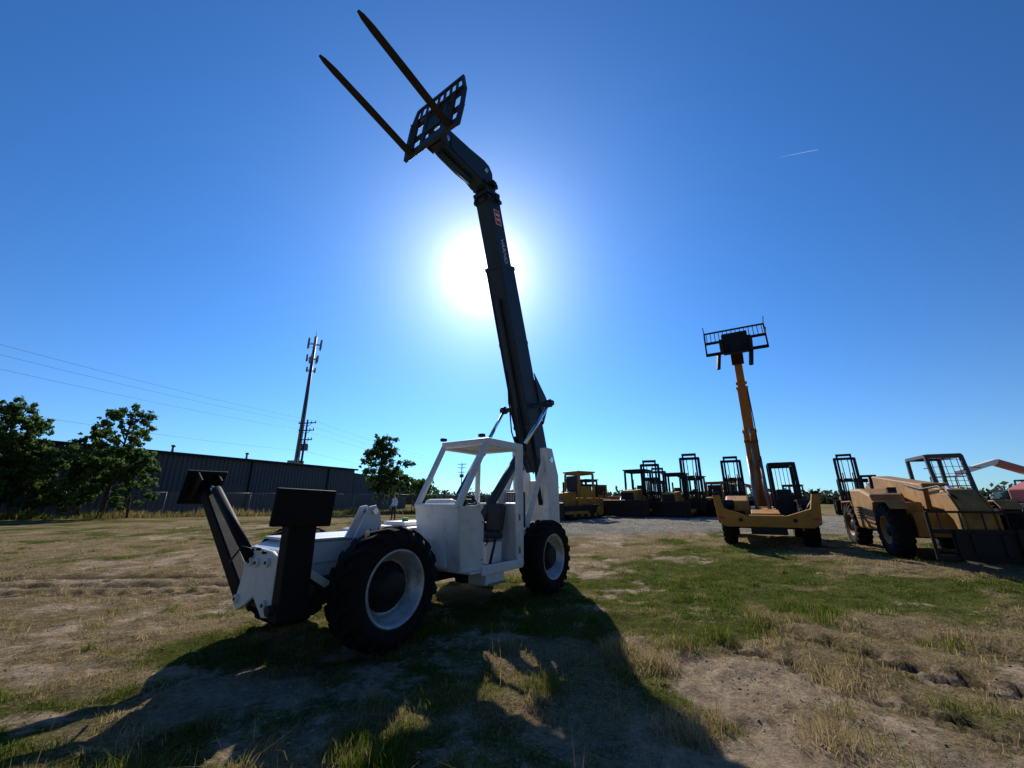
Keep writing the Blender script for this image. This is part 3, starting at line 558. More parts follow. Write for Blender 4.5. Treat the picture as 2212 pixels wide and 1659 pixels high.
# ================================================================ person
def person(x,y,ang):
    z0=hz(x,y)
    J={'pel':(0,0,.95),'sp':(0,0,1.12),'ch':(0,0,1.33),'nk':(0,0,1.49),'hd':(0.01,0,1.57),
       'lh':(0,.095,.88),'lk':(.02,.115,.50),'la':(-.02,.125,.09),'lt':(.13,.15,.04),
       'rh':(0,-.095,.88),'rk':(.05,-.115,.50),'ra':(.03,-.125,.09),'rt':(.18,-.15,.04),
       'ls':(0,.165,1.39),'le':(-.04,.24,1.13),'lw':(.06,.25,.89),'rs':(0,-.165,1.39),'re':(-.05,-.24,1.14),'rw':(.10,-.25,.91)}
    Rr={'pel':.13,'sp':.125,'ch':.135,'nk':.06,'hd':.055,'lh':.09,'lk':.062,'la':.042,'lt':.035,'rh':.09,'rk':.062,'ra':.042,'rt':.035,'ls':.062,'le':.043,'lw':.028,'rs':.062,'re':.043,'rw':.028}
    E=[('pel','sp'),('sp','ch'),('ch','nk'),('nk','hd'),('pel','lh'),('lh','lk'),('lk','la'),('la','lt'),('pel','rh'),('rh','rk'),('rk','ra'),('ra','rt'),('ch','ls'),('ls','le'),('le','lw'),('ch','rs'),('rs','re'),('re','rw')]
    for s in('l','r'):
        bw=Vector(J[s+'w']); J[s+'p']=tuple(bw+Vector((.015,0,-.07))); Rr[s+'p']=.028; E.append((s+'w',s+'p'))
        for i in range(4):
            k=s+'f%d'%i; J[k]=tuple(bw+Vector((.045-.022*i,.004*i,-.15-(.02 if i in(1,2) else 0)))); Rr[k]=.009; E.append((s+'p',k))
        J[s+'th']=tuple(bw+Vector((.06,-.0,-.09))); Rr[s+'th']=.010; E.append((s+'w',s+'th'))
    K_=list(J); me=bpy.data.meshes.new('body'); me.from_pydata([J[k] for k in K_],[(K_.index(a),K_.index(b)) for a,b in E],[])
    ob=bpy.data.objects.new('tmp',me); COL.objects.link(ob); m=ob.modifiers.new('s','SKIN')
    for i,k in enumerate(K_): me.skin_vertices[0].data[i].radius=(Rr[k]*(.75 if k in('pel','sp','ch') else 1),Rr[k])
    me.skin_vertices[0].data[0].use_root=True
    ob.modifiers.new('u','SUBSURF').levels=1
    dg=bpy.context.evaluated_depsgraph_get(); dg.update(); nm=bpy.data.meshes.new_from_object(ob.evaluated_get(dg)); bpy.data.objects.remove(ob)
    nm.materials.clear()
    for q in(SHIRT,PANTS,SKIN,HAIR): nm.materials.append(q)
    for f in nm.polygons:
        c=f.center; f.use_smooth=True; arm=abs(c.y)>.197
        f.material_index= 3 if c.z<.10 else (2 if c.z<.90 else 0) if arm and c.z>.65 else 1 if c.z<.97 else 2 if c.z>1.50 else 0
    e=root('person',x,y,ang,z0); b=bpy.data.objects.new('body',nm); link(b,e)
    def ell(nme,sc3,loc,mat):
        v=[];f=[];n=20;m=12
        for i in range(m+1):
            th=pi*i/m
            for k in range(n): ph=2*pi*k/n; v.append((loc[0]+sc3[0]*sin(th)*cos(ph),loc[1]+sc3[1]*sin(th)*sin(ph),loc[2]+sc3[2]*cos(th)))
        for i in range(m):
            for k in range(n): f.append((i*n+k,i*n+(k+1)%n,(i+1)*n+(k+1)%n,(i+1)*n+k))
        return mk(nme,v,f,mat,e,0,True)
    ell('head',(.095,.078,.118),(.02,0,1.66),SKIN); ell('hair',(.097,.084,.10),(-.01,0,1.70),HAIR)
    prism('nose',[(.11,1.67),(.135,1.635),(.11,1.63)],-.012,.012,SKIN,e,bevel=.004)
    for s in(-1,1): box('eye',.104,.110,s*.03-.01,s*.03+.01,1.663,1.673,HAIR,e,0); box('ear',.0,.03,s*.082-.008,s*.082+.008,1.62,1.68,SKIN,e,.005)
    box('mouth',.101,.107,-.022,.022,1.602,1.608,PINK,e,0)
    return e
person(-8.15,28.5,radians(-120))
# ================================================================ setting
def wallmat():
    m,nt,b=newmat('corrugated_cladding'); N=nt.nodes;L=nt.links
    tc=N.new('ShaderNodeTexCoord'); no=N.new('ShaderNodeTexNoise'); no.inputs['Scale'].default_value=.35; no.inputs['Detail'].default_value=5; L.new(tc.outputs['Object'],no.inputs['Vector'])
    cr=N.new('ShaderNodeValToRGB'); cr.color_ramp.elements[0].color=(.045,.068,.092,1); cr.color_ramp.elements[1].color=(.070,.10,.130,1); L.new(no.outputs[0],cr.inputs[0]); L.new(cr.outputs[0],b.inputs['Base Color']); b.inputs['Roughness'].default_value=.65
    return m
CLAD=wallmat()
A=Vector((-39.0,34.5,0)); Bp=Vector((-24.7,63,0)); dv=(Bp-A); Lw=dv.length
w_=root('metal_warehouse',A.x,A.y,atan2(dv.y,dv.x),.4)
def corr(name,x0,x1,y,z0,z1,p,step=.45):
    v=[];f=[];xs=[];x=x0
    while x<x1:
        for dx,dy in((0,0),(step*.35,0),(step*.45,-.07),(step*.9,-.07)):
            if x+dx<x1: xs.append((x+dx,dy))
        x+=step
    for (a,dy) in xs: v+=[(a,y+dy,z0),(a,y+dy,z1(a) if callable(z1) else z1)]
    for i in range(len(xs)-1): f.append((2*i,2*i+2,2*i+3,2*i+1))
    return mk(name,v,f,CLAD,p)
Hh=6.3
corr('wall_cladding',-12,Lw,-.02,0,Hh,w_)
box('building_core',-12,Lw,.04,22,0,Hh-.02,CLAD,w_,0)
mk('roof',[(-12.3,-.4,Hh),(Lw+.3,-.4,Hh),(Lw+.3,11,Hh+1.1),(-12.3,11,Hh+1.1),(-12.3,22.4,Hh),(Lw+.3,22.4,Hh)],[(0,1,2,3),(3,2,5,4)],CLAD,w_)
box('eave_gutter',-12.3,Lw+.3,-.55,-.12,Hh-.22,Hh+.02,BLACK,w_,.02)
corr('annex_cladding',Lw,Lw+13,.5,0,lambda a:Hh-.5-(a-Lw)*.06,w_)
prism('annex',[(Lw+.02,0),(Lw+13,0),(Lw+13,Hh-1.3),(Lw+.02,Hh-.52)],.56,20,CLAD,w_,bevel=0)
for x in(2,9,17,24): cyl('roof_vent',(x,3,Hh),(x,3,Hh+.9),.12,GALV,w_,n=10); cyl('vent_cap',(x,3,Hh+.9),(x,3,Hh+1.1),.2,GALV,w_,n=10)
for x in(5,16,27): box('downpipe',x,x+.12,-.25,-.1,0,Hh-.2,BLACK,w_,0)
box('loading_door',12,16,-.13,-.1,0,3.2,DGREY,w_,0)
def fence():
    pts=[(-62,17.5),(-37.7,30.5),(-24.5,38.3),(-11.2,46),(2,54)]
    e=root('chain_link_fence',0,0,0,0)
    m,nt,b=newmat('chain_link_mesh'); N=nt.nodes;L=nt.links
    uv=N.new('ShaderNodeAttribute'); uv.attribute_name='uvm'; sp=N.new('ShaderNodeSeparateXYZ'); L.new(uv.outputs['Vector'],sp.inputs[0])
    outs=[]
    for op in('ADD','SUBTRACT'):
        a=N.new('ShaderNodeMath'); a.operation=op; L.new(sp.outputs[0],a.inputs[0]); L.new(sp.outputs[1],a.inputs[1])
        k=N.new('ShaderNodeMath'); k.operation='MULTIPLY'; k.inputs[1].default_value=9; L.new(a.outputs[0],k.inputs[0])
        fr=N.new('ShaderNodeMath'); fr.operation='FRACT'; L.new(k.outputs[0],fr.inputs[0]); lt=N.new('ShaderNodeMath'); lt.operation='LESS_THAN'; lt.inputs[1].default_value=.1; L.new(fr.outputs[0],lt.inputs[0]); outs.append(lt)
    mxx=N.new('ShaderNodeMath'); mxx.operation='MAXIMUM'; L.new(outs[0].outputs[0],mxx.inputs[0]); L.new(outs[1].outputs[0],mxx.inputs[1])
    tr=N.new('ShaderNodeBsdfTransparent'); ms=N.new('ShaderNodeMixShader'); L.new(mxx.outputs[0],ms.inputs[0]); L.new(tr.outputs[0],ms.inputs[1]); L.new(b.outputs[0],ms.inputs[2]); L.new(ms.outputs[0],N['Material Output'].inputs[0])
    b.inputs['Base Color'].default_value=(.22,.22,.22,1); b.inputs['Roughness'].default_value=.5
    V=[];F=[];U=[]; s=0
    for i in range(len(pts)-1):
        a=Vector(pts[i]);c=Vector(pts[i+1]); L_=(c-a).length; n=max(1,round(L_/3))
        for k in range(n):
            p=a.lerp(c,k/n);q=a.lerp(c,(k+1)/n); zp=hz(p.x,p.y);zq=hz(q.x,q.y); o=len(V); l=(q-p).length
            V+=[(p.x,p.y,zp+.03),(q.x,q.y,zq+.03),(q.x,q.y,zq+2.0),(p.x,p.y,zp+2.0)]; U+=[(s,0,0),(s+l,0,0),(s+l,2,0),(s,2,0)]; F.append((o,o+1,o+2,o+3)); s+=l
            cyl('fence_post',(p.x,p.y,zp-.3),(p.x,p.y,zp+2.05),.04,GALV,e,n=8); cyl('top_rail',(p.x,p.y,zp+2.0),(q.x,q.y,zq+2.0),.025,GALV,e,n=6)
    me=bpy.data.meshes.new('mesh_fabric'); me.from_pydata(V,[],F); at=me.attributes.new('uvm','FLOAT_VECTOR','POINT'); at.data.foreach_set('vector',np.array(U,float).ravel()); me.materials.append(m)
    link(bpy.data.objects.new('mesh_fabric',me),e)
    return pts
FP=fence()
ct=root('cell_tower',-43.2,80,0)
cyl('monopole',(0,0,0),(0,0,36),.55,GALV,ct,r2=.28,n=16)
def arr(z,r,n,h,w):
    for i in range(n):
        a=2*pi*i/n; c=(r*cos(a),r*sin(a)); beam('antenna_panel',(c[0],c[1],z),(c[0],c[1],z+h),w,.25,CONC if i%2 else GALV,ct,0); beam('antenna_arm',(0,0,z+h/2),(c[0],c[1],z+h/2),.1,.1,GALV,ct,0)
        beam('antenna_brace',(c[0],c[1],z+h*.3),(r*cos(a+2*pi/n),r*sin(a+2*pi/n),z+h*.3),.08,.08,GALV,ct,0)
arr(33.2,1.4,6,2.0,.35); arr(30.,1.1,5,1.6,.3); arr(27.6,.9,3,1.1,.25)
cyl('lightning_rod',(0,0,36),(0,0,37.6),.05,GALV,ct,n=6); box('equipment_cabinet',-1.2,1.4,-1.2,.2,7.0,9.0,CONC,ct); box('equipment_base',-1.5,1.5,-1,1.5,0,7,GALV,ct)
tube('feeder_cable',[(.3,-.56,0),(.25,-.45,18),(.2,-.32,33)],.12,BLACK,ct,6)
def upole(x,y,h,ang):
    e=root('utility_pole',x,y,ang)
    cyl('pole',(0,0,0),(0,0,h),.19,DARKW,e,r2=.12,n=12)
    for z,w in((h-.5,1.5),(h-1.6,1.3),(h-3.0,1.2)):
        beam('crossarm',(0,-w,z),(0,w,z),.12,.14,DARKW,e); 
        for yy in(-w+.1,-w*.45,w*.45,w-.1): cyl('insulator',(0,yy,z+.07),(0,yy,z+.32),.06,CONC,e,n=8)
        for s in(-1,1): beam('brace',(0,s*w*.6,z),(0,0,z-.6),.05,.05,DARKW,e,0)
    for s in(-1,1): cyl('transformer',(0,s*.42,h-4.6),(0,s*.42,h-3.6),.27,GALV,e,n=14)
    return e
P1=(-30.6,58,13.4); P2=(-44.5,-4,13.8)
upole(P1[0],P1[1],13.0,atan2(-62,-13.3)); upole(P2[0],P2[1],13.0,atan2(-62,-13.3)); upole(-16,128,13,atan2(-62,-13.3))
wr=root('power_lines',0,0,0,0); 
for (dx,dz) in((-1.4,-.1),(1.4,-.1),(-1.2,-1.2),(0.3,-4.5)):
    for (a,b) in((P1,P2),((-16,128,13.9),P1)):
        pts=[]
        for i in range(25):
            t=i/24; pts.append((a[0]+(b[0]-a[0])*t+dx,a[1]+(b[1]-a[1])*t-.2*dx,a[2]+(b[2]-a[2])*t+dz-4*1.1*t*(1-t)))
        tube('wire',pts,.011,GALV,wr,4)
rm=root('radio_mast',2.6,205,0); 
for k in range(3):
    a=2*pi*k/3; beam('mast_leg',(.5*cos(a),.5*sin(a),0),(.3*cos(a),.3*sin(a),38),.12,.12,GALV,rm,0)
for i in range(19): beam('mast_lace',(.45,0,i*2),(-.22,.38,i*2+2),.08,.08,GALV,rm,0); beam('mast_lace',(-.22,.38,i*2),(-.22,-.38,i*2+2),.08,.08,GALV,rm,0)
m,nt,b=newmat('ice_vapour')
tr=nt.nodes.new('ShaderNodeBsdfTransparent'); tl_=nt.nodes.new('ShaderNodeBsdfTranslucent'); ms=nt.nodes.new('ShaderNodeMixShader'); ms.inputs[0].default_value=.08; nt.links.new(tr.outputs[0],ms.inputs[1]); nt.links.new(tl_.outputs[0],ms.inputs[2]); nt.links.new(ms.outputs[0],nt.nodes['Material Output'].inputs[0])
def rayp(a,b_,D): 
    v=Vector((a,.957-.289*b_,.289+.957*b_)); return v*D
tube('contrail',[rayp(.675,.576,2600),rayp(.72,.585,2600),rayp(.777,.596,2600)],3,m,None,6,rs=[.5,2.4,3.0])
# ================================================================ trees
def leaf_cloud(centres,n,size,seed,flat=.8):
    r=np.random.default_rng(seed)
    C=np.array([c[:3] for c in centres]); R=np.array([c[3] for c in centres]); w=R**2.2; idx=r.choice(len(C),n,p=w/w.sum())
    d=r.normal(size=(n,3)); d/=np.linalg.norm(d,axis=1)[:,None]
    rad=R[idx]*(.35+.65*r.random(n)**.5)*(1+.3*r.normal(size=n)); d[:,2]*=flat
    P=C[idx]+d*rad[:,None]
    u=r.normal(size=(n,3)); u/=np.linalg.norm(u,axis=1)[:,None]; v=np.cross(u,r.normal(size=(n,3))); v/=np.linalg.norm(v,axis=1)[:,None]
    s=size*(.5+r.random(n))[:,None]
    V=np.stack([P-u*s*.5,P+v*s*.3,P+u*s*.5,P-v*s*.3],1).reshape(-1,3)
    F=np.arange(n*4).reshape(-1,4)
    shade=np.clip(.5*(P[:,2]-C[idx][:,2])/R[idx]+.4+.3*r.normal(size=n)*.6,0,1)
    return V,F,np.repeat(shade,4)
def np_mesh(name,V,F,mat,parent,col):
    me=bpy.data.meshes.new(name); nv=len(V);nf=len(F);k=F.shape[1]
    me.vertices.add(nv); me.vertices.foreach_set('co',np.ascontiguousarray(V,dtype=np.float32).ravel()); me.loops.add(nf*k); me.loops.foreach_set('vertex_index',F.astype(np.int32).ravel()); me.polygons.add(nf); me.polygons.foreach_set('loop_start',np.arange(0,nf*k,k,dtype=np.int32)); me.update(calc_edges=True)
    if col is not None:
        a=me.attributes.new('col','FLOAT','POINT'); a.data.foreach_set('value',col.astype(np.float32))
    me.materials.append(mat); ob=bpy.data.objects.new(name,me); link(ob,parent); return ob
def tree(x,y,h,w,seed,n=6000,nb=16,leaf=.24,low=.25):
    r=random.Random(seed); e=root('tree',x,y,r.random()*6)
    lean=Vector((r.uniform(-.3,.3),r.uniform(-.3,.3),0))
    tr=[Vector((0,0,-.2)),Vector((0,0,h*.25))+lean*.3,Vector((0,0,h*.55))+lean,Vector((0,0,h*.9))+lean*1.3]
    tube('trunk',tr,.1,BARK,e,8,rs=[.018*h,.014*h,.009*h,.003*h]); cs=[]
    for i in range(nb):
        t=low+(1-low)*(i+.5)/nb; a=i*2.4+r.uniform(-.5,.5); base=Vector((0,0,h*(t*.8)))+lean*t
        prof=sin(pi*min(1,(t-low)/(1-low)*.78+.2))**.8
        rad=w*.5*prof*r.uniform(.4,1.1); end=base+Vector((cos(a)*rad,sin(a)*rad,h*.08+rad*.6)); mid=base.lerp(end,.5)+Vector((0,0,-.1))
        tube('limb',[base,mid,end],.04,BARK,e,5,rs=[.006*h,.004*h,.0015*h])
        cs.append((end.x,end.y,end.z,w*.08*r.uniform(.7,1.3))); cs.append((mid.x,mid.y,mid.z+.2,w*.06*r.uniform(.6,1.3)))
        for k in range(5):
            e2=end+Vector((r.uniform(-1,1),r.uniform(-1,1),r.uniform(-.4,1)))*w*.16; cs.append((e2.x,e2.y,e2.z,w*.042*r.uniform(.5,1.7)))
    cs.append((tr[3].x,tr[3].y,h*.95,w*.06)); cs.append((tr[2].x,tr[2].y,h*.8,w*.08))
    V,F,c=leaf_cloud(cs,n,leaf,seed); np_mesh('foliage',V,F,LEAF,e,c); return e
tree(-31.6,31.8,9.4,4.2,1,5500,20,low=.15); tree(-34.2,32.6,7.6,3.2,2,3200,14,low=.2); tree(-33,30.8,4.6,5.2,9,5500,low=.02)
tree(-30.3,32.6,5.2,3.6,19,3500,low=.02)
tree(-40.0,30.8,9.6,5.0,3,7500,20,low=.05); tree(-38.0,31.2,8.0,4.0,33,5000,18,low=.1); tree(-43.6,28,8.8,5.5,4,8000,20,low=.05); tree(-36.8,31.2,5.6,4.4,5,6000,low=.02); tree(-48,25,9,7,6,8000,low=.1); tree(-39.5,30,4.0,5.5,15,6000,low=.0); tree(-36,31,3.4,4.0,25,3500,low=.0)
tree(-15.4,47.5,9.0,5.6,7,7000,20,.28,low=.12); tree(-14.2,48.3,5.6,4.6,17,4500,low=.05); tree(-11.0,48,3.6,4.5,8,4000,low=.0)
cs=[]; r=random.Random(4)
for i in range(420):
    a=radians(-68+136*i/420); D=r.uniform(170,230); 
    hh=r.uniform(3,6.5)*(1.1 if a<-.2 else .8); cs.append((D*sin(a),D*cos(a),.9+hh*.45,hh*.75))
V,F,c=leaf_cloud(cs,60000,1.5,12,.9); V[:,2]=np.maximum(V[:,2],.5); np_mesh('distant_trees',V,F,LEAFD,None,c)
# ================================================================ ground sheet
def axis(lo,hi,step,far0,far1,g=1.13):
    a=list(np.arange(lo,hi+1e-6,step)); s=step
    x=a[-1]
    while x<far1: s*=g; x+=s; a.append(x)
    s=step; x=a[0]; pre=[]
    while x>far0: s*=g; x-=s; pre.append(x)
    return np.array(pre[::-1]+a)
xs=axis(-13,12,.06,-2500,2500,1.06); ys=axis(1.2,11,.06,-600,6000,1.05)
X,Y=np.meshgrid(xs,ys); Z=H(X,Y)
nx,ny=len(xs),len(ys); I=np.arange(nx*ny).reshape(ny,nx)
F=np.stack([I[:-1,:-1],I[:-1,1:],I[1:,1:],I[1:,:-1]],-1).reshape(-1,4)
g,d,rd=masks(X.ravel(),Y.ravel())
gm,nt,b=newmat('ground_soil_and_turf'); N=nt.nodes;L=nt.links
def attr(n): a=N.new('ShaderNodeAttribute'); a.attribute_name=n; return a.outputs['Fac']
tc=N.new('ShaderNodeTexCoord')
def noise(s,d_=6,ro=.65): n=N.new('ShaderNodeTexNoise'); n.inputs['Scale'].default_value=s; n.inputs['Detail'].default_value=d_; n.inputs['Roughness'].default_value=ro; L.new(tc.outputs['Object'],n.inputs['Vector']); return n.outputs[0]
def mr(i,a,b_,c,e): r=N.new('ShaderNodeMapRange'); L.new(i,r.inputs[0]); r.inputs[1].default_value=a;r.inputs[2].default_value=b_;r.inputs[3].default_value=c;r.inputs[4].default_value=e; return r.outputs[0]
def mth(op,a,b_):
    k=N.new('ShaderNodeMath'); k.operation=op; k.use_clamp=True
    for i,q in enumerate((a,b_)):
        if isinstance(q,(int,float)): k.inputs[i].default_value=q
        else: L.new(q,k.inputs[i])
    return k.outputs[0]
def mix(f,a,b_,bt='MIX'):
    k=N.new('ShaderNodeMix'); k.data_type='RGBA'; k.blend_type=bt
    if isinstance(f,(int,float)): k.inputs[0].default_value=f
    else: L.new(f,k.inputs[0])
    for i,q in((6,a),(7,b_)):
        if isinstance(q,tuple): k.inputs[i].default_value=(*q,1)
        else: L.new(q,k.inputs[i])
    return k.outputs[2]
n1=noise(9,8,.75); n2=noise(45,6,.7); n3=noise(2.2,5); n4=noise(20,6,.8)
dry=mix(mr(n2,.35,.65,0,1),(.13,.09,.048),(.46,.345,.19))
grn=mix(mr(n2,.35,.65,0,1),(.04,.048,.013),(.18,.19,.05))
dirt=mix(mr(n1,.3,.7,0,1),(.30,.215,.135),(.58,.45,.31))
grav=mix(mr(noise(60,3),.4,.6,0,1),(.22,.20,.17),(.45,.42,.37))
fg=mr(mth('ADD',attr('green'),mr(n1,.3,.7,-.3,.3)),.3,.75,0,1)
fdm=mr(mth('ADD',attr('dirt'),mr(n1,.3,.7,-.3,.3)),.25,.6,0,1)
c=mix(fg,dry,grn); c=mix(fdm,c,dirt); c=mix(attr('road'),c,grav)
c=mix(mr(attr('rut'),.15,.8,0,.8),c,(.08,.055,.035))
mm=N.new('ShaderNodeMix'); mm.data_type='RGBA'; mm.blend_type='MULTIPLY'; mm.inputs[0].default_value=1; L.new(c,mm.inputs[6]); L.new(mr(n3,.3,.7,.65,1.2),mm.inputs[7])
m3=N.new('ShaderNodeMix'); m3.data_type='RGBA'; m3.blend_type='MULTIPLY'; m3.inputs[0].default_value=1; L.new(mm.outputs[2],m3.inputs[6]); L.new(mr(n4,.35,.6,.62,1.12),m3.inputs[7])
L.new(m3.outputs[2],b.inputs['Base Color']); b.inputs['Roughness'].default_value=1; b.inputs['Specular IOR Level'].default_value=.0
bp1=N.new('ShaderNodeBump'); bp1.inputs['Strength'].default_value=1.; bp1.inputs['Distance'].default_value=.06; L.new(n1,bp1.inputs['Height'])
bp2=N.new('ShaderNodeBump'); bp2.inputs['Strength'].default_value=1.; bp2.inputs['Distance'].default_value=.018; L.new(n2,bp2.inputs['Height']); L.new(bp1.outputs[0],bp2.inputs['Normal']); L.new(bp2.outputs[0],b.inputs['Normal'])
go=np_mesh('ground',np.stack([X.ravel(),Y.ravel(),Z.ravel()],1),F,gm,None,None)
for nme,arr_ in(('green',g),('dirt',d),('road',rd),('rut',ruts(X.ravel(),Y.ravel()))):
    a=go.data.attributes.new(nme,'FLOAT','POINT'); a.data.foreach_set('value',arr_.astype(np.float32))
go.data.polygons.foreach_set('use_smooth',np.ones(len(F),bool))
# ================================================================ grass
def grass_mat():
    m,nt,b=newmat('grass_blades'); N=nt.nodes;L=nt.links
    at=N.new('ShaderNodeAttribute'); at.attribute_name='col'
    cr=N.new('ShaderNodeValToRGB'); E=cr.color_ramp.elements; E[0].color=(.06,.105,.014,1); E[1].color=(.50,.38,.20,1); e=E.new(.4); e.color=(.16,.18,.03,1); e=E.new(.6); e.color=(.29,.22,.09,1)
    L.new(at.outputs['Fac'],cr.inputs[0]); d=N.new('ShaderNodeBsdfDiffuse'); t=N.new('ShaderNodeBsdfTranslucent'); ms=N.new('ShaderNodeMixShader'); ms.inputs[0].default_value=.45
    L.new(cr.outputs[0],d.inputs[0]); L.new(cr.outputs[0],t.inputs[0]); L.new(d.outputs[0],ms.inputs[1]); L.new(t.outputs[0],ms.inputs[2]); L.new(ms.outputs[0],N['Material Output'].inputs[0]); return m
GM=grass_mat()
def blades(x,y,h,w,col,lean=.5,name='grass'):
    n=len(x); z=H(x,y)-.005; a=rng.random(n)*2*pi; la=rng.random(n)*2*pi; ln=h*lean*(.2+rng.random(n))
    cx,cy=np.cos(a)*w/2,np.sin(a)*w/2
    A=np.stack([x-cx,y-cy,z],1);B=np.stack([x+cx,y+cy,z],1)
    mx,my=x+np.cos(la)*ln*.35,y+np.sin(la)*ln*.35
    C=np.stack([mx+cx*.8,my+cy*.8,z+h*.6],1); D=np.stack([mx-cx*.8,my-cy*.8,z+h*.6],1); E=np.stack([x+np.cos(la)*ln,y+np.sin(la)*ln,z+h],1)
    V=np.stack([A,B,C,D,E],1).reshape(-1,3); o=np.arange(n)*5
    F=np.concatenate([np.stack([o,o+1,o+2],1),np.stack([o,o+2,o+3],1),np.stack([o+3,o+2,o+4],1)])
    return np_mesh(name,V,F,GM,None,np.repeat(col,5))
n=560000; u=rng.random(n); r_=1.5*(30/1.5)**(u**.85); az=(rng.random(n)-.5)*radians(132); x=r_*np.sin(az); y=r_*np.cos(az)
g,d,rd=masks(x,y); cl=fbm(x*3.5,y*3.5,41,3); cl2=fbm(x*.9,y*.9,45,3)
keep=rng.random(n)<np.clip((cl-.43)*5.,0.02,1)*np.clip(1.0-d*2.1,.02,1)*(1-.9*rd)*(.35+.65*g)*(1-.95*ruts(x,y))
x,y,r_,g,cl,cl2=[q[keep] for q in(x,y,r_,g,cl,cl2)]; n=len(x)
h=(.012+.036*rng.random(n)**1.5)*(.4+1.6*cl)*(1+1.5*np.clip(cl2-.55,0,1)*4); w=.0020+.0008*r_
col=np.clip(.80-.72*g+.24*rng.normal(size=n)*.8,0,1)
blades(x,y,h,w,col)
n=130000; u=rng.random(n); r_=1.5*(16/1.5)**(u**.8); az=(rng.random(n)-.5)*radians(132); x=r_*np.sin(az); y=r_*np.cos(az)
g,d,rd=masks(x,y); cl=fbm(x*2.2,y*2.2,61,3); keep=rng.random(n)<np.clip((cl-.40)*4,.04,1)*(1-.65*d)*(1-.6*g)*(1-.95*ruts(x,y))
x,y,r_=x[keep],y[keep],r_[keep]; n=len(x)
blades(x,y,.008+.014*rng.random(n),.0022+.0006*r_,np.clip(.80+.2*rng.normal(size=n),0.35,1),4.5,'straw_litter')
def tufts(name,cx,cy,R,H0,cnt,dry):
    X_=[];Y_=[];Hh_=[];C_2=[];W=[]
    for a,b_,r0,h0,c0,d0 in zip(cx,cy,R,H0,cnt,dry):
        q=rng.normal(size=(c0,2))*r0*.5; X_.append(a+q[:,0]);Y_.append(b_+q[:,1]); Hh_.append(h0*(.4+.7*rng.random(c0))*np.exp(-(q**2).sum(1)/(r0*r0*1.2))); C_2.append(np.clip(d0+.15*rng.normal(size=c0),0,1)); W.append(np.full(c0,.0025+.0007*math.hypot(a,b_)))
    return blades(np.concatenate(X_),np.concatenate(Y_),np.concatenate(Hh_),np.concatenate(W),np.concatenate(C_2),.9,name)
m_=420; rr=2.2*(24/2.2)**rng.random(m_); aa=(rng.random(m_)-.5)*radians(118); cx=rr*np.sin(aa); cy=rr*np.cos(aa)
g,d,rd=masks(cx,cy); ok=(d<.5)&(rd<.3)
cx,cy=cx[ok],cy[ok]; k=len(cx)
tufts('tall_grass',cx,cy,.08+.2*rng.random(k),.06+.14*rng.random(k)**2,[60]*k,.25+.65*rng.random(k))
cx=np.array([1.55,2.0,2.6,3.1,1.3,2.3,-1.9,-2.4,-.5,.35,1.2,3.6]); cy=np.array([4.9,5.4,5.7,4.4,3.6,3.4,2.6,3.0,2.2,4.3,5.2,6.4])
tufts('dry_grass_clump',cx,cy,np.full(12,.30),np.full(12,.20),[330]*12,np.array([.8,.5,.3,.85,.85,.9,.4,.3,.6,.3,.75,.6]))
k=260; rr=1.9*(6/1.9)**rng.random(k); aa=(rng.random(k)-.55)*radians(100); blades(rr*np.sin(aa),rr*np.cos(aa),.16+.22*rng.random(k),np.full(k,.0035),np.clip(.75+.2*rng.normal(size=k),0,1),1.1,'seed_stalks')
n=20000; u=rng.random(n); r_=1.6*(24/1.6)**(u**.9); az=(rng.random(n)-.5)*radians(128); x=r_*np.sin(az); y=r_*np.cos(az); g,d,rd=masks(x,y)
keep=rng.random(n)<np.clip(d*.9+rd*.9+.03,0,1)*np.clip((fbm(x*1.6,y*1.6,71)-.35)*4,0.05,1); x,y,r_=x[keep],y[keep],r_[keep]; n=len(x)
s=(.004+.011*rng.random(n)**3+.0006*r_); O6=np.array([(1,0,0),(-1,0,0),(0,1,0),(0,-1,0),(0,0,1),(0,0,-1)],float)
V=(O6[None]*(s[:,None,None]*(.6+.8*rng.random((n,6,1))))*np.array([1,1,.6])); th=rng.random(n)*6.28; ca,sa=np.cos(th)[:,None],np.sin(th)[:,None]
V=np.stack([V[...,0]*ca-V[...,1]*sa+x[:,None],V[...,0]*sa+V[...,1]*ca+y[:,None],V[...,2]+(H(x,y)+s*.2)[:,None]],-1).reshape(-1,3)
FO=np.array([(0,2,4),(2,1,4),(1,3,4),(3,0,4),(2,0,5),(1,2,5),(3,1,5),(0,3,5)]); F=(FO[None]+(np.arange(n)*6)[:,None,None]).reshape(-1,3)
STONE=foliage_mat('gravel_stone',(.14,.12,.10),(.42,.38,.33),.0); np_mesh('gravel',V,F,STONE,None,np.repeat(rng.random(n),6))
X_=[];Y_=[]
for i in range(len(FP)-1):
    a=np.array(FP[i]);c=np.array(FP[i+1]); k=int(np.linalg.norm(c-a)*150); t=rng.random(k)[:,None]; q=a+(c-a)*t+rng.normal(size=(k,2))*.8+np.array([.5,-.9]); X_.append(q[:,0]);Y_.append(q[:,1])
x=np.concatenate(X_);y=np.concatenate(Y_); k=len(x); cl=fbm(x*.5,y*.5,51)
blades(x,y,(.2+1.4*np.clip(cl-.25,0,1))*(.4+.8*rng.random(k)),np.full(k,.05),np.clip(.5+.5*(fbm(x*.3,y*.3,57)-.5)*2+.12*rng.normal(size=k),0,1),.5,'weeds')
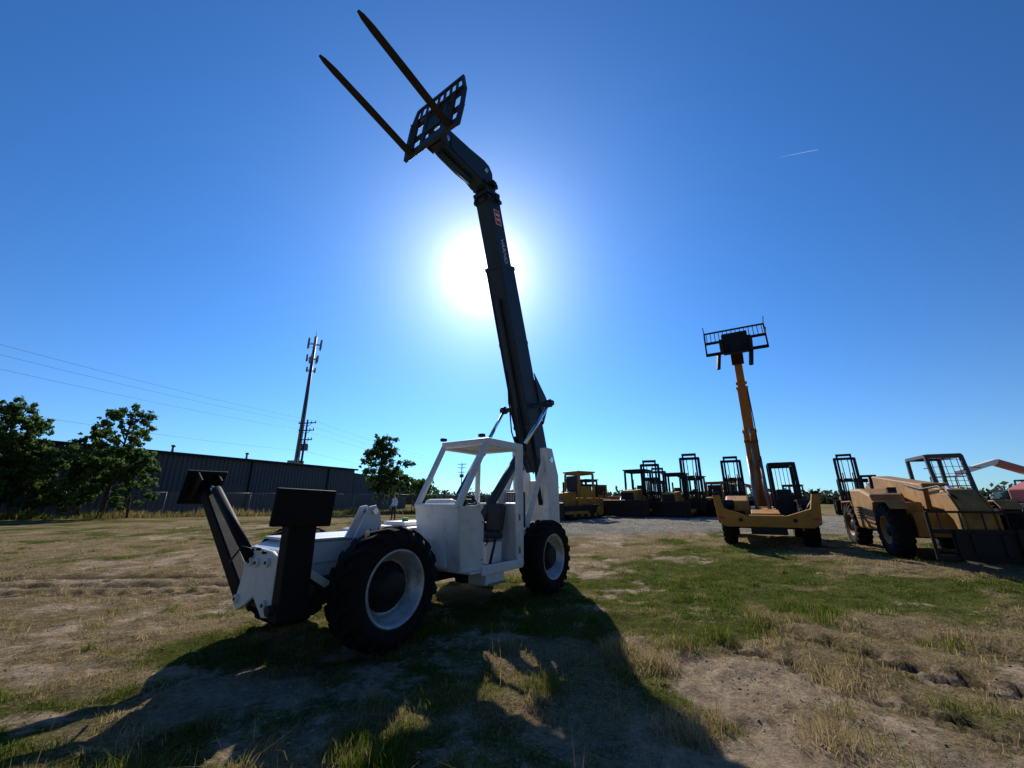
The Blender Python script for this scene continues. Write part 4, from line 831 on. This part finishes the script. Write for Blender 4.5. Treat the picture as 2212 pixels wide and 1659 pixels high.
# ================================================================ light, sky, camera
EL,AZ=radians(32.5),radians(-4.8)
sd=Vector((sin(AZ)*cos(EL),cos(AZ)*cos(EL),sin(EL)))
ld=bpy.data.lights.new('sun','SUN'); ld.energy=5.0; ld.angle=radians(.53); ld.color=(1,.94,.84); l=bpy.data.objects.new('sun',ld); COL.objects.link(l); l.rotation_euler=sd.to_track_quat('Z','Y').to_euler(); l.location=(0,0,30)
w=bpy.data.worlds.new('World'); sc.world=w; w.use_nodes=True; nt=w.node_tree; N=nt.nodes; L=nt.links; bg=N['Background']
s=N.new('ShaderNodeTexSky'); s.sky_type='NISHITA'; s.sun_disc=False; s.sun_elevation=EL; s.sun_rotation=AZ; s.dust_density=.12; s.air_density=1.0; s.ozone_density=3.0
def M(op,a,b_=None,cl=False):
    k=N.new('ShaderNodeMath'); k.operation=op; k.use_clamp=cl
    for i,q in enumerate((a,b_)):
        if q is None: continue
        if isinstance(q,(int,float)): k.inputs[i].default_value=q
        else: L.new(q,k.inputs[i])
    return k.outputs[0]
def VM(op,a,b_):
    k=N.new('ShaderNodeVectorMath'); k.operation=op
    for i,q in enumerate((a,b_)):
        if isinstance(q,tuple): k.inputs[i].default_value=q
        else: L.new(q,k.inputs[i])
    return k
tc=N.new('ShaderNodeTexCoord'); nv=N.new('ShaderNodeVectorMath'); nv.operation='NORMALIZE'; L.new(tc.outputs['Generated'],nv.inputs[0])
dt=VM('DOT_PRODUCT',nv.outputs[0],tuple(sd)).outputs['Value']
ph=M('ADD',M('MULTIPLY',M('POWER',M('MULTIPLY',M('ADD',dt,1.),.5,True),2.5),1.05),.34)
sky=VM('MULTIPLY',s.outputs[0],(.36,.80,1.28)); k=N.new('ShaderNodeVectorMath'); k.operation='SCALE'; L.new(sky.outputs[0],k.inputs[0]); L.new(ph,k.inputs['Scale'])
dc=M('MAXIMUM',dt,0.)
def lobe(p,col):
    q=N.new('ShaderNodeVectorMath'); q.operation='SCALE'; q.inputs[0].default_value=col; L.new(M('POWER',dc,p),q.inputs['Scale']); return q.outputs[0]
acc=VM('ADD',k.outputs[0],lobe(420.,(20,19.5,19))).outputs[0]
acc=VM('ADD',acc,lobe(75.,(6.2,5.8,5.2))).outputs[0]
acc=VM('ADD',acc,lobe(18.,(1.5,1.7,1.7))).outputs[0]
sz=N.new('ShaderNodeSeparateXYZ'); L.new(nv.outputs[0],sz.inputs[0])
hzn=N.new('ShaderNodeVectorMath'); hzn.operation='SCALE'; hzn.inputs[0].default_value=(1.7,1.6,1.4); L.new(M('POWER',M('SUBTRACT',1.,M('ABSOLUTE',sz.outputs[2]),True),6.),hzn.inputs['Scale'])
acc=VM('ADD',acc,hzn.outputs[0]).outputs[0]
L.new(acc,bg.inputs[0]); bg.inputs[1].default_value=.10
cd=bpy.data.cameras.new('camera'); cam=bpy.data.objects.new('camera',cd); COL.objects.link(cam); sc.camera=cam
cd.sensor_width=36; cd.lens=13.83; cd.clip_end=20000; cd.clip_start=.05
cam.location=(0,0,1.65); cam.rotation_euler=(radians(90+16.8),0,0)
sc.view_settings.view_transform='Standard'; sc.view_settings.look='None'
